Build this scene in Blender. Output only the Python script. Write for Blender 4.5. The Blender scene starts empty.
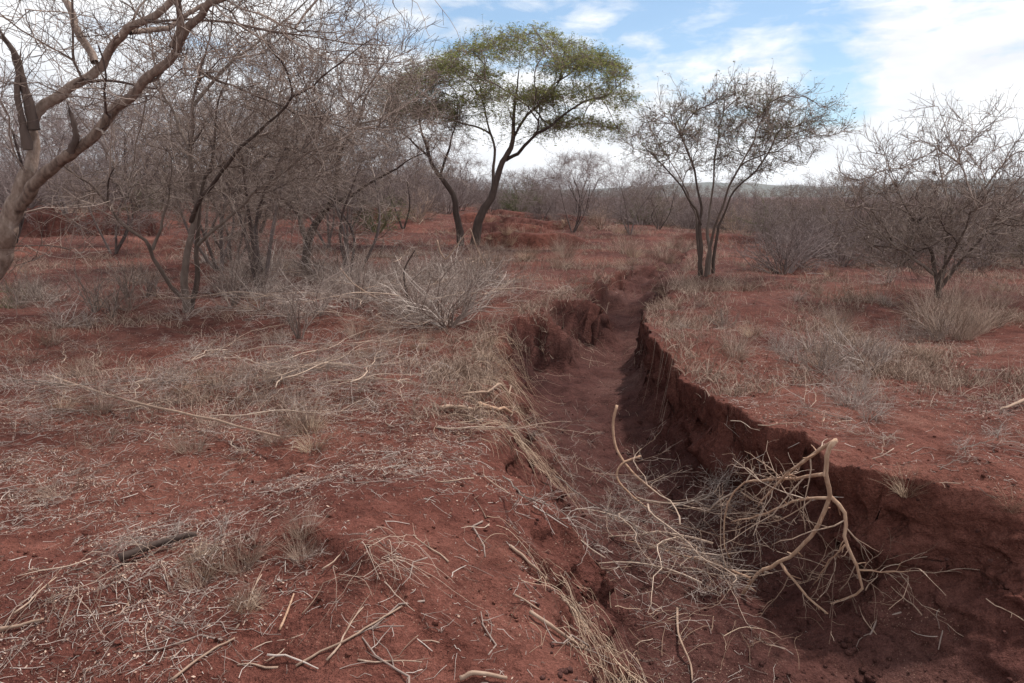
import bpy, math
import numpy as np
from mathutils import Vector

SC = bpy.context.scene
COL = SC.collection
R = math.radians

# ------------------------------------------------------------------ camera model
F = 796.4            # pixels, 28 mm lens on a 1024 px wide frame
CAMZ = 1.65
PITCH = R(10.4)
CP, SP = math.cos(PITCH), math.sin(PITCH)

def ray(px, py):
    dx = (px - 512.0) / F
    dy = (341.5 - py) / F
    return np.array([dx, CP + dy * SP, -SP + dy * CP])

def at(px, py, Y):
    """world point seen at a pixel, at the world distance Y"""
    r = ray(px, py)
    return np.array([0, 0, CAMZ]) + r * (Y / r[1])

# ------------------------------------------------------------------ noise
def _hash(ix, iy, seed):
    h = (ix.astype(np.int64) * 374761393 + iy.astype(np.int64) * 668265263 + seed * 974634777) & 0xFFFFFFFF
    h = ((h ^ (h >> 13)) * 1274126177) & 0xFFFFFFFF
    h = ((h ^ (h >> 16)) * 2246822519) & 0xFFFFFFFF
    return (h ^ (h >> 15)) & 0xFFFFFFFF

def perlin(x, y, seed=0):
    x = np.asarray(x, float); y = np.asarray(y, float)
    x, y = np.broadcast_arrays(x, y)
    ix = np.floor(x); iy = np.floor(y)
    fx = x - ix; fy = y - iy
    u = fx * fx * fx * (fx * (fx * 6 - 15) + 10)
    v = fy * fy * fy * (fy * (fy * 6 - 15) + 10)
    def g(ax, ay, dx, dy):
        a = _hash(ax, ay, seed) * (2 * math.pi / 4294967296.0)
        return np.cos(a) * dx + np.sin(a) * dy
    n00 = g(ix, iy, fx, fy); n10 = g(ix + 1, iy, fx - 1, fy)
    n01 = g(ix, iy + 1, fx, fy - 1); n11 = g(ix + 1, iy + 1, fx - 1, fy - 1)
    a = n00 + u * (n10 - n00); b = n01 + u * (n11 - n01)
    return (a + v * (b - a)) * 1.5

def fbm(x, y, octs=4, seed=0, gain=.5):
    s = 0; a = 1.0; f = 1.0
    for o in range(octs):
        s = s + a * perlin(x * f + 17.3 * o, y * f - 9.1 * o, seed + o)
        a *= gain; f *= 2.03
    return s

def sstep(a, b, x):
    t = np.clip((x - a) / (b - a), 0, 1)
    return t * t * (3 - 2 * t)

# ------------------------------------------------------------------ terrain
XR = np.array([(-8, 4.8), (0, 4.4), (2.5, 3.9), (3.4, 3.5), (3.8, 3.1), (4.1, 2.75), (4.25, 2.45), (4.42, 2.08), (5.05, 1.93), (5.75, 1.70), (7, 1.60), (8.5, 1.60),
               (10.5, 1.78), (12.3, 2.05), (12.9, 2.55), (14, 2.9), (16, 3.2), (20, 4.4), (24.5, 5.6), (30, 7.2), (40, 9)])
WR = np.array([(-8, 2.0), (0, 2.0), (2.5, 1.75), (3.75, 1.1), (4.1, .72), (4.3, .40), (4.6, .16), (12.6, .13), (13.2, .5), (15, .9), (40, 1)])
XL = np.array([(-8, -.1), (2.5, -.05), (3.7, -.06), (5.05, -.22), (6.3, -.30), (8, -.28), (9.6, -.32), (10.3, -.36), (10.65, .32), (12.5, .52), (12.85, 1.15), (14.8, 1.4),
               (17, 2.2), (19.2, 3.1), (24.5, 4.9), (30, 6.6), (40, 8.5)])
WL = np.array([(-8, .95), (2.5, .9), (4, .86), (5, .9), (6.5, .9), (8, .75), (9.4, .6), (10, .62), (10.8, .6), (12, .7), (12.8, .6), (14, .6), (16, .6), (40, .8)])
DP = np.array([(-8, .95), (4, .9), (9, .85), (12, .78), (14, .66), (17, .52), (21, .42), (27, .15), (31, 0), (40, 0)])
def I(tab, y): return np.interp(y, tab[:, 0], tab[:, 1])

def edge_r(y): return I(XR, y) + .10 * perlin(y * 1.3, 3.3, 11) + .06 * perlin(y * 3.7, 8.3, 12) + .018 * perlin(y * 11, 1.3, 13)
def edge_l(y): return I(XL, y) + .22 * perlin(y * .9, 5.3, 14) + .13 * perlin(y * 2.7, 2.3, 15) + .05 * perlin(y * 8, 2.3, 16)

STEPS = [  # yc, x0, x1, height, decay: little scarps of the eroded flats, faces turned to the viewer
    (26.6, -.9, 2.1, .42, 3.0), (33, -2.2, 1.2, .4, 3.0), (40, -2.5, 3.0, .45, 4.0), (47, -1, 5.0, .5, 5.0), (30, 6.5, 9.0, .3, 2.5),
    (29, -19, -13.0, .75, 9.0), (38, -24, -6.0, .5, 8.0), (22, -9.5, -6.5, .22, 3.0),
]

def height(x, y, parts=False):
    x = np.asarray(x, float); y = np.asarray(y, float)
    x, y = np.broadcast_arrays(x, y)
    z = np.zeros_like(x)
    z += .035 * np.clip(y - 20, 0, 45) * sstep(4, -9, x)
    z -= .035 * np.clip(y - 24, 0, 60) * sstep(3, 22, x)
    z -= .9 * sstep(70, 140, y) * 3
    far = sstep(60, 20, y)
    z += .10 * fbm(x / 3.1, y / 3.1, 3, 21) * sstep(120, 60, y)
    z += far * (.030 * fbm(x / .62, y / .62, 3, 24) + .017 * np.abs(fbm(x / .17, y / .17, 3, 27)))
    z += .011 * np.clip(perlin(x / .055, y / .055, 28), 0, 1) * sstep(7, 4, y) * np.clip(.5 + 1.6 * perlin(x / .7, y / .7, 29), 0, 1)
    # mound and its little scarp near the viewer
    ry = np.interp(x, [-2.6, -1.5, -.94, -.45, 0], [2.85, 3.02, 3.38, 2.95, 2.3]) + .05 * perlin(x * 4, .7, 31) + .02 * perlin(x * 13, .2, 32)
    amp = np.interp(x, [-2.6, -1.9, -1.3, -.94, -.6, -.3, .1], [0, .10, .17, .22, .17, .08, 0])
    d = y - ry
    z += amp * np.where(d > 0, np.exp(-(d / .9) ** 2), 1 - sstep(0, .13, -d) * .42 - .58 * sstep(.08, .9, -d))
    # slight shoulder of the left bank above the gully
    z += .13 * np.exp(-((x + .45) / .5) ** 2) * np.exp(-((y - 3.9) / .9) ** 2)
    # hump on the near right bank
    z += .10 * np.exp(-((x - 2.9) / .6) ** 2 - ((y - 4.6) / .5) ** 2) - .05 * np.exp(-((x - 2.35) / .45) ** 2 - ((y - 4.62) / .10) ** 2)
    # wall-side rim, slightly raised, and grass hummocks further off
    for yc, x0, x1, h, dec in STEPS:
        yy = yc + .5 * perlin(x / 1.2, yc * 1.7, 41) + .2 * perlin(x / .35, yc, 42)
        w = sstep(x0 - .8, x0 + .4, x) * sstep(x1 + .8, x1 - .4, x)
        z += h * w * sstep(-.06, .22, y - yy) * np.exp(-np.clip(y - yy, 0, None) / dec)
        z -= .35 * h * w * np.exp(-((y - yy + .5) / .7) ** 2) 
    # gully
    wa = .05 + .33 * sstep(6, 10, y)
    yw = y + wa * fbm(x / .75, y / .75, 3, 55); xw = x + (.05 + .16 * sstep(6, 11, y)) * fbm(x / .5, y / .5, 3, 58)
    xl = edge_l(yw); xr = edge_r(y + .5 * (yw - y)); wl = I(WL, yw); wr = I(WR, y + .5 * (yw - y)); dp = I(DP, y)
    tl = np.clip((xw - xl) / wl, 0, 1); xwr = x + .06 * fbm(x / .5, y / .5, 3, 58); tr = np.clip((xr - xwr) / wr, 0, 1)
    sl = tl * tl * (3 - 2 * tl)
    sr = np.where(wr > .35, tr * tr * (3 - 2 * tr), 1 - (1 - tr) ** 1.6)
    g = np.minimum(sl, sr)
    floor = .10 * np.clip(1 - (x - xl - wl) / .5, 0, 1) * sl + .12 * np.clip(1 - (xr - wr - x) / .45, 0, 1) ** 2 * sr
    z = z - g * (dp + .06 * fbm(x / .8, y / .8, 2, 51)) + floor * (g > .5) * np.minimum(dp, 1)
    if parts: return z, g, sl, sr
    return z

def hz(x, y): return float(height(np.array([x]), np.array([y]))[0])

def ground_px(px, py):
    """first ground point under a pixel"""
    r = ray(px, py)
    t = np.geomspace(1.5, 400, 260)
    for _ in range(2):
        x = r[0] * t; y = r[1] * t; z = CAMZ + r[2] * t
        below = np.nonzero(z < height(x, y))[0]
        k = below[0] if len(below) else len(t) - 1
        if _ == 0: t = np.linspace(t[max(k - 1, 0)], t[k], 40)
    return np.array([x[k], y[k], float(height(x[k:k + 1], y[k:k + 1])[0])])

KIDS = {}
# ------------------------------------------------------------------ mesh helpers
def new_mesh(name, verts, faces_list, tint=None, smooth=True, mats=None):
    """faces_list: list of int arrays (n, sides)"""
    me = bpy.data.meshes.new(name)
    nv = len(verts)
    me.vertices.add(nv)
    me.vertices.foreach_set('co', np.ascontiguousarray(verts, np.float32).ravel())
    fl = [f for f in faces_list if len(f)]
    loops = np.concatenate([f.ravel() for f in fl]).astype(np.int32)
    sizes = np.concatenate([np.full(len(f), f.shape[1]) for f in fl]).astype(np.int32)
    starts = np.concatenate([[0], np.cumsum(sizes)[:-1]]).astype(np.int32)
    me.loops.add(len(loops)); me.loops.foreach_set('vertex_index', loops)
    me.polygons.add(len(sizes))
    me.polygons.foreach_set('loop_start', starts)
    me.polygons.foreach_set('loop_total', sizes)
    me.polygons.foreach_set('use_smooth', np.full(len(sizes), bool(smooth)))
    me.update(calc_edges=True)
    if tint is not None:
        a = me.attributes.new('tint', 'FLOAT', 'POINT')
        a.data.foreach_set('value', np.ascontiguousarray(tint, np.float32))
    return me

def resample(P, r, k):
    P = np.asarray(P, float); r = np.asarray(r, float)
    s = np.concatenate([[0], np.cumsum(np.linalg.norm(np.diff(P, axis=0), axis=1))])
    q = np.linspace(0, s[-1], k)
    return np.stack([np.interp(q, s, P[:, i]) for i in range(3)], 1), np.interp(q, s, r)

def smooth_line(P, k):
    """Catmull-Rom through given points, k samples"""
    P = np.asarray(P, float)
    if len(P) < 3: return resample(P, np.zeros(len(P)), k)[0]
    Q = np.vstack([2 * P[0] - P[1], P, 2 * P[-1] - P[-2]])
    out = []
    for i in range(1, len(Q) - 2):
        t = np.linspace(0, 1, 8, endpoint=False)[:, None]
        a, b, c, d = Q[i - 1], Q[i], Q[i + 1], Q[i + 2]
        out.append(.5 * (2 * b + (c - a) * t + (2 * a - 5 * b + 4 * c - d) * t ** 2 + (3 * b - a - 3 * c + d) * t ** 3))
    out = np.vstack(out + [P[-1:]])
    return resample(out, np.zeros(len(out)), k)[0]

class Tubes:
    def __init__(self, seed=0):
        self.v = []; self.f4 = []; self.f3 = []; self.fn = []; self.t = []; self.n = 0
        self.rng = np.random.default_rng(seed)
    def add(self, P, Rr, sides=3, cap=False, tint=None, knobby=0.0):
        P = np.asarray(P, float); Rr = np.asarray(Rr, float)
        if P.ndim == 2: P = P[None]; Rr = Rr[None]
        if not len(P): return
        N, k, _ = P.shape
        T = np.gradient(P, axis=1)
        T /= np.linalg.norm(T, axis=2, keepdims=True) + 1e-9
        m = T.mean(1); m /= np.linalg.norm(m, axis=1, keepdims=True) + 1e-9
        ref = np.where(np.abs(m[:, 2:3]) < .8, np.array([[0, 0, 1.]]), np.array([[1., 0, 0]]))
        ref = np.cross(m, ref)
        ref = np.broadcast_to(ref[:, None, :], T.shape)
        n = ref - (ref * T).sum(2, keepdims=True) * T
        n /= np.linalg.norm(n, axis=2, keepdims=True) + 1e-9
        b = np.cross(T, n)
        a = np.arange(sides) * (2 * math.pi / sides)
        rad = Rr[:, :, None, None]
        if knobby:
            rad = rad * (1 + knobby * (self.rng.normal(size=(N, k, sides, 1)) * .6 + self.rng.normal(size=(N, k, 1, 1)) * .5))
        ring = P[:, :, None, :] + rad * (np.cos(a)[None, None, :, None] * n[:, :, None, :] + np.sin(a)[None, None, :, None] * b[:, :, None, :])
        base = self.n + (np.arange(N) * k * sides)[:, None, None]
        i = (np.arange(k - 1) * sides)[None, :, None]
        j = np.arange(sides)[None, None, :]; j2 = (np.arange(sides) + 1) % sides
        q = np.stack([base + i + j, base + i + j2, base + i + sides + j2, base + i + sides + j], -1)
        self.f4.append(q.reshape(-1, 4))
        if cap:
            for N_ in range(N):
                b0 = self.n + N_ * k * sides
                self.fn.append(np.array([[b0 + s for s in range(sides)][::-1]]))
                self.fn.append(np.array([[b0 + (k - 1) * sides + s for s in range(sides)]]))
        self.v.append(ring.reshape(-1, 3))
        tt = self.rng.random(N) if tint is None else np.broadcast_to(np.asarray(tint, float), (N,))
        self.t.append(np.repeat(tt, k * sides))
        self.n += N * k * sides
    def add_faces(self, V, Fa, tint):
        self.v.append(V); self.t.append(tint)
        (self.f4 if Fa.shape[1] == 4 else self.f3).append(Fa + self.n)
        self.n += len(V)
    def empty(self): return self.n == 0
    def build(self, name, mat, parent=None, smooth=True):
        fl = []
        if self.f4: fl.append(np.concatenate(self.f4))
        if self.f3: fl.append(np.concatenate(self.f3))
        fl += self.fn
        me = new_mesh(name, np.concatenate(self.v), fl, np.concatenate(self.t), smooth)
        me.materials.append(mat)
        o = bpy.data.objects.new(name, me); COL.objects.link(o)
        if parent: o.parent = parent; KIDS.setdefault(parent.name, []).append(o)
        return o

def spray(P, Rr, n, lo, hi, length, lvar, ang, avar, k, rs, up, wig, rng, rmin=.0015, taper=.35, bylen=False, flat=1.0):
    """n side shoots on each parent polyline, all at once"""
    N, kp, _ = P.shape
    if N == 0: return np.zeros((0, k, 3)), np.zeros((0, k))
    t = lo + (hi - lo) * (np.arange(n)[None] + rng.random((N, n))) / n
    f = t * (kp - 1); i = np.clip(f.astype(int), 0, kp - 2); w = (f - i)[..., None]
    ii = np.arange(N)[:, None]
    p = P[ii, i] * (1 - w) + P[ii, i + 1] * w
    T = P[ii, i + 1] - P[ii, i]; T /= np.linalg.norm(T, axis=-1, keepdims=True) + 1e-9
    r = Rr[ii, i] * (1 - w[..., 0]) + Rr[ii, i + 1] * w[..., 0]
    q = rng.normal(size=p.shape); q[..., 2] *= flat; q -= (q * T).sum(-1, keepdims=True) * T
    q /= np.linalg.norm(q, axis=-1, keepdims=True) + 1e-9
    a = ang + avar * rng.normal(size=(N, n, 1))
    d = np.cos(a) * T + np.sin(a) * q
    d[..., 2] += up; d /= np.linalg.norm(d, axis=-1, keepdims=True) + 1e-9
    L = length * np.clip(1 + lvar * rng.normal(size=(N, n)), .25, 2.2) * (1.15 - .5 * t)
    if bylen:
        L = L * np.linalg.norm(np.diff(P, axis=1), axis=2).sum(1)[:, None]
    out = np.empty((N, n, k, 3)); out[:, :, 0] = p
    for s in range(1, k):
        d = d + wig * rng.normal(size=d.shape)
        d[..., 2] += up * .25
        d /= np.linalg.norm(d, axis=-1, keepdims=True) + 1e-9
        p = p + d * (L / (k - 1))[..., None]
        out[:, :, s] = p
    r0 = np.maximum(r * rs, rmin)
    RR = np.maximum(r0[..., None] * np.linspace(1, taper, k), rmin * .6)
    return out.reshape(-1, k, 3), RR.reshape(-1, k)

def grow(base, tips, rng, r_tip=.004, expo=2.4, seg=.22, wig=.05, upb=.25, minz=0.0):
    """join every tip to the nearest fitting node of the skeleton.
    base: list of (points, radii or None). returns list of (points, radii)"""
    cap = 60000
    pos = np.zeros((cap, 3)); dr = np.zeros((cap, 3)); par = np.full(cap, -1); ok = np.zeros(cap, bool); rad0 = np.zeros(cap)
    n = 0; chains = []
    for pts, rr, parent_chain in base:
        pts = np.asarray(pts, float); k = len(pts)
        idx = list(range(n, n + k))
        pos[n:n + k] = pts; g = np.gradient(pts, axis=0); dr[n:n + k] = g / (np.linalg.norm(g, axis=1, keepdims=True) + 1e-9)
        par[n] = -1 if parent_chain is None else chains[parent_chain[0]][min(parent_chain[1], len(chains[parent_chain[0]]) - 1)]
        par[n + 1:n + k] = np.arange(n, n + k - 1)
        ok[n:n + k] = (pts[:, 2] > minz) & (np.arange(k) > k * .3)
        if rr is not None: rad0[n:n + k] = rr
        n += k; chains.append(idx)
    for tip in tips:
        v = tip - pos[:n]; d = np.linalg.norm(v, axis=1) + 1e-6
        cs = (v * dr[:n]).sum(1) / d
        cost = d * (1.45 - .75 * cs) + np.where(ok[:n], 0, 1e6)
        i = int(np.argmin(cost)); D = d[i]
        if D < .05: continue
        m = max(2, int(D / seg) + 1)
        vn = v[i] / D
        e = vn * .8 + np.array([0, 0, upb]); e /= np.linalg.norm(e)
        t = np.linspace(0, 1, m + 1)[1:, None]
        m0 = (dr[i] * .38 + vn * .62) * D; m1 = e * D
        c = (2 * t ** 3 - 3 * t ** 2 + 1) * pos[i] + (t ** 3 - 2 * t ** 2 + t) * m0 + (-2 * t ** 3 + 3 * t ** 2) * tip + (t ** 3 - t ** 2) * m1
        c = c + rng.normal(size=c.shape) * wig * seg * np.sin(np.clip(t, 0, 1) * math.pi * .9 + .1)
        g = np.gradient(np.vstack([pos[i], c]), axis=0)[1:]
        idx = list(range(n, n + m))
        pos[n:n + m] = c; dr[n:n + m] = g / (np.linalg.norm(g, axis=1, keepdims=True) + 1e-9)
        par[n] = i; par[n + 1:n + m] = np.arange(n, n + m - 1); ok[n:n + m] = True
        n += m; chains.append([i] + idx)
    cnt = np.zeros(n)
    haschild = np.zeros(n, bool); haschild[par[:n][par[:n] >= 0]] = True
    cnt[~haschild] = 1
    for i in range(n - 1, -1, -1):
        if par[i] >= 0: cnt[par[i]] += cnt[i]
    rad = np.maximum(r_tip * cnt ** (1 / expo), rad0[:n])
    out = []
    for c in chains:
        r = rad[c].copy()
        if par[c[0]] >= 0 or c is not chains[0]:
            if len(c) > 1 and (rad0[c[0]] == 0 or r[0] > 1.6 * r[1]): r[0] = r[1]
        out.append((pos[c].copy(), r))
    return out

# ------------------------------------------------------------------ materials
def mat_new(name):
    m = bpy.data.materials.new(name); m.use_nodes = True
    nt = m.node_tree
    b = nt.nodes['Principled BSDF']
    b.inputs['Specular IOR Level'].default_value = .15
    return m, nt, b

def ramp(nt, stops):
    r = nt.nodes.new('ShaderNodeValToRGB')
    while len(r.color_ramp.elements) < len(stops): r.color_ramp.elements.new(.5)
    for e, (p, c) in zip(r.color_ramp.elements, stops):
        e.position = p; e.color = (*c, 1)
    return r

def noise(nt, scale, detail=4, rough=.55, vec=None):
    n = nt.nodes.new('ShaderNodeTexNoise'); n.inputs['Scale'].default_value = scale
    n.inputs['Detail'].default_value = detail; n.inputs['Roughness'].default_value = rough
    if vec is not None: nt.links.new(vec, n.inputs['Vector'])
    return n

def wood_mat(name, c0, c1, c2, scale=14, bump=.25, mixn=.55, stretch=(1, 1, .25), hue=None):
    """bark or twig colour from a per-branch value and a noise"""
    m, nt, b = mat_new(name); L = nt.links
    at_ = nt.nodes.new('ShaderNodeAttribute'); at_.attribute_name = 'tint'
    tc = nt.nodes.new('ShaderNodeTexCoord')
    mp = nt.nodes.new('ShaderNodeMapping'); mp.inputs['Scale'].default_value = stretch
    L.new(tc.outputs['Object'], mp.inputs['Vector'])
    n = noise(nt, scale, 5, .6, mp.outputs['Vector'])
    mx = nt.nodes.new('ShaderNodeMix'); mx.data_type = 'FLOAT'; mx.inputs['Factor'].default_value = mixn
    L.new(at_.outputs['Fac'], mx.inputs['A']); L.new(n.outputs['Fac'], mx.inputs['B'])
    r = ramp(nt, [(.22, c0), (.5, c1), (.78, c2)])
    L.new(mx.outputs['Result'], r.inputs['Fac']); L.new(r.outputs['Color'], b.inputs['Base Color'])
    b.inputs['Roughness'].default_value = .85
    if bump:
        bp = nt.nodes.new('ShaderNodeBump'); bp.inputs['Strength'].default_value = bump; bp.inputs['Distance'].default_value = .02
        L.new(n.outputs['Fac'], bp.inputs['Height']); L.new(bp.outputs['Normal'], b.inputs['Normal'])
    return m

M = {}
M['bark_pale'] = wood_mat('pale_peeling_bark', (.05, .03, .024), (.20, .14, .112), (.36, .28, .235), 22, 1.0, .85, (1, 1, .45))
M['bark_dark'] = wood_mat('dark_bark', (.028, .018, .015), (.066, .045, .038), (.12, .085, .072), 18, .5)
M['bark_grey'] = wood_mat('grey_bark', (.05, .033, .028), (.125, .09, .075), (.24, .19, .16), 16, .5)
M['bark_mauve'] = wood_mat('mauve_bark', (.05, .035, .032), (.115, .085, .078), (.19, .15, .14), 12, .3)
M['twig_grey'] = wood_mat('grey_twig', (.11, .08, .07), (.22, .165, .14), (.36, .285, .245), 10, 0, .3)
M['twig_brown'] = wood_mat('brown_twig', (.09, .062, .053), (.195, .142, .118), (.34, .265, .225), 10, 0, .3)
M['twig_mauve'] = wood_mat('mauve_twig', (.11, .08, .074), (.20, .15, .14), (.31, .245, .23), 4, 0, .3)
M['wood_tan'] = wood_mat('tan_cut_wood', (.21, .115, .075), (.40, .245, .165), (.55, .39, .28), 34, .8, .8)
M['wood_grey'] = wood_mat('weathered_dead_wood', (.13, .08, .06), (.31, .21, .155), (.50, .38, .30), 20, .3, .45)
M['twig_pale'] = wood_mat('pale_dead_twig', (.16, .11, .092), (.335, .26, .225), (.53, .445, .395), 12, 0, .3)
M['straw'] = wood_mat('dry_straw', (.15, .09, .065), (.33, .22, .155), (.52, .385, .28), 6, 0, .25)
M['straw_grey'] = wood_mat('grey_dry_grass', (.15, .095, .071), (.30, .206, .158), (.46, .345, .275), 6, 0, .25)
M['chip'] = wood_mat('pale_leaf_litter', (.12, .055, .04), (.25, .15, .11), (.46, .33, .26), 6, 0, .15)
M['leaf'] = wood_mat('acacia_leaf', (.09, .10, .026), (.19, .205, .06), (.30, .30, .11), 3, 0, .3)
def leafy(m):
    nt = m.node_tree; L = nt.links; b = nt.nodes['Principled BSDF']; o = nt.nodes['Material Output']
    t = nt.nodes.new('ShaderNodeBsdfTranslucent'); x = nt.nodes.new('ShaderNodeMixShader'); x.inputs[0].default_value = .55
    L.new(b.inputs['Base Color'].links[0].from_socket, t.inputs['Color'])
    L.new(b.outputs[0], x.inputs[1]); L.new(t.outputs[0], x.inputs[2]); L.new(x.outputs[0], o.inputs['Surface'])
leafy(M['leaf'])
M['leaf_dull'] = wood_mat('dull_leaf', (.06, .062, .026), (.11, .115, .05), (.17, .175, .09), 3, 0, .3)

def soil_mat():
    m, nt, b = mat_new('red_soil'); L = nt.links
    tc = nt.nodes.new('ShaderNodeTexCoord'); v = tc.outputs['Object']
    n1 = noise(nt, .55, 6, .6, v); n2 = noise(nt, 5.5, 6, .65, v); n3 = noise(nt, 42, 4, .7, v)
    r1 = ramp(nt, [(.30, (.080, .027, .021)), (.48, (.128, .046, .034)), (.62, (.160, .064, .047)), (.76, (.225, .105, .080))])
    L.new(n1.outputs['Fac'], r1.inputs['Fac'])
    r2 = ramp(nt, [(.33, (.62, .58, .58)), (.52, (1, 1, 1)), (.75, (1.25, 1.28, 1.3))])
    L.new(n2.outputs['Fac'], r2.inputs['Fac'])
    mu = nt.nodes.new('ShaderNodeMix'); mu.data_type = 'RGBA'; mu.blend_type = 'MULTIPLY'; mu.inputs['Factor'].default_value = 1
    L.new(r1.outputs['Color'], mu.inputs['A']); L.new(r2.outputs['Color'], mu.inputs['B'])
    r3 = ramp(nt, [(.3, (.6, .55, .55)), (.5, (1, 1, 1)), (.72, (1.3, 1.32, 1.35))])
    L.new(n3.outputs['Fac'], r3.inputs['Fac'])
    mu2 = nt.nodes.new('ShaderNodeMix'); mu2.data_type = 'RGBA'; mu2.blend_type = 'MULTIPLY'; mu2.inputs['Factor'].default_value = .9
    L.new(mu.outputs['Result'], mu2.inputs['A']); L.new(r3.outputs['Color'], mu2.inputs['B'])
    n4 = noise(nt, 150, 3, .7, v)
    r4 = ramp(nt, [(.30, (.5, .46, .46)), (.5, (1, 1, 1)), (.72, (1.5, 1.5, 1.5))])
    L.new(n4.outputs['Fac'], r4.inputs['Fac'])
    mu4 = nt.nodes.new('ShaderNodeMix'); mu4.data_type = 'RGBA'; mu4.blend_type = 'MULTIPLY'; mu4.inputs['Factor'].default_value = .8
    L.new(mu2.outputs['Result'], mu4.inputs['A']); L.new(r4.outputs['Color'], mu4.inputs['B']); mu2 = mu4
    # darker, greyer soil over the gully bed and walls and parts of the flats, by a soil attribute
    at_ = nt.nodes.new('ShaderNodeAttribute'); at_.attribute_name = 'soil_tone'
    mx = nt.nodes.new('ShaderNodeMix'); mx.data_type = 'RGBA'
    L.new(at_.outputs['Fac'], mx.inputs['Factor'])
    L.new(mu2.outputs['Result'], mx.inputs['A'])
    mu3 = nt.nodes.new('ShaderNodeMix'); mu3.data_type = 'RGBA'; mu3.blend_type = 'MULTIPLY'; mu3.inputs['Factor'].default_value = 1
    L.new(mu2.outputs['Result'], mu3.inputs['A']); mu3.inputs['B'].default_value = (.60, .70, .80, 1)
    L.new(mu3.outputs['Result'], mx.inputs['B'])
    # fine chaff strewn on the surface
    vo = nt.nodes.new('ShaderNodeTexVoronoi'); vo.inputs['Scale'].default_value = 55; L.new(v, vo.inputs['Vector'])
    rc = ramp(nt, [(.0, (1, 1, 1)), (.14, (1, 1, 1)), (.2, (0, 0, 0))]); L.new(vo.outputs['Distance'], rc.inputs['Fac'])
    nk = noise(nt, 2.2, 4, .6, v); rk = ramp(nt, [(.48, (0, 0, 0)), (.66, (.75, .75, .75))]); L.new(nk.outputs['Fac'], rk.inputs['Fac'])
    mm = nt.nodes.new('ShaderNodeMath'); mm.operation = 'MULTIPLY'; L.new(rc.outputs['Color'], mm.inputs[0]); L.new(rk.outputs['Color'], mm.inputs[1])
    mc = nt.nodes.new('ShaderNodeMix'); mc.data_type = 'RGBA'; L.new(mm.outputs['Value'], mc.inputs['Factor'])
    L.new(mx.outputs['Result'], mc.inputs['A']); mc.inputs['B'].default_value = (.36, .24, .18, 1)
    L.new(mc.outputs['Result'], b.inputs['Base Color'])
    b.inputs['Roughness'].default_value = .95; b.inputs['Specular IOR Level'].default_value = .08
    bh = nt.nodes.new('ShaderNodeMath'); bh.operation = 'MULTIPLY_ADD'; bh.inputs[1].default_value = .35
    L.new(n3.outputs['Fac'], bh.inputs[0]); L.new(n2.outputs['Fac'], bh.inputs[2])
    bp = nt.nodes.new('ShaderNodeBump'); bp.inputs['Strength'].default_value = 1.0; bp.inputs['Distance'].default_value = .075
    L.new(bh.outputs['Value'], bp.inputs['Height']); L.new(bp.outputs['Normal'], b.inputs['Normal'])
    return m
M['soil'] = soil_mat()

def hill_mat():
    m, nt, b = mat_new('distant_scrub'); L = nt.links
    tc = nt.nodes.new('ShaderNodeTexCoord'); n = noise(nt, .004, 6, .6, tc.outputs['Object'])
    r = ramp(nt, [(.3, (.05, .06, .045)), (.7, (.11, .10, .075))]); L.new(n.outputs['Fac'], r.inputs['Fac'])
    L.new(r.outputs['Color'], b.inputs['Base Color']); b.inputs['Roughness'].default_value = 1
    return m
M['hill'] = hill_mat()

# ------------------------------------------------------------------ object helpers
def tag(o, label, cat, group=None):
    o['label'] = label; o['category'] = cat
    if group: o['group'] = group
    return o

def thing(name, label, cat, loc, rz=0, group=None, s=1.0):
    o = bpy.data.objects.new(name, None); COL.objects.link(o)
    o.empty_display_size = .1
    o.location = loc; o.rotation_euler = (0, 0, rz); o.scale = (s, s, s)
    return tag(o, label, cat, group)

def copy_tree(o, parent=None):
    c = o.copy(); COL.objects.link(c)
    if parent: c.parent = parent; KIDS.setdefault(parent.name, []).append(c)
    for ch in list(KIDS.get(o.name, [])):
        copy_tree(ch, c)
    return c
def kids_index():
    KIDS.clear()
    for o in COL.objects:
        if o.parent: KIDS.setdefault(o.parent.name, []).append(o)

def put(proto, loc, rz=0, s=1.0, label=None, group=None, tilt=(0, 0), sz=None):
    """first use moves the prototype itself, later uses copy it with its parts"""
    if not proto.get('_used'):
        o = proto; proto['_used'] = 1
    else:
        o = copy_tree(proto)
    o.location = loc; o.rotation_euler = (tilt[0], tilt[1], rz)
    o.scale = (s, s, s if sz is None else sz)
    if label: o['label'] = label
    if group: o['group'] = group
    return o

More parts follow.
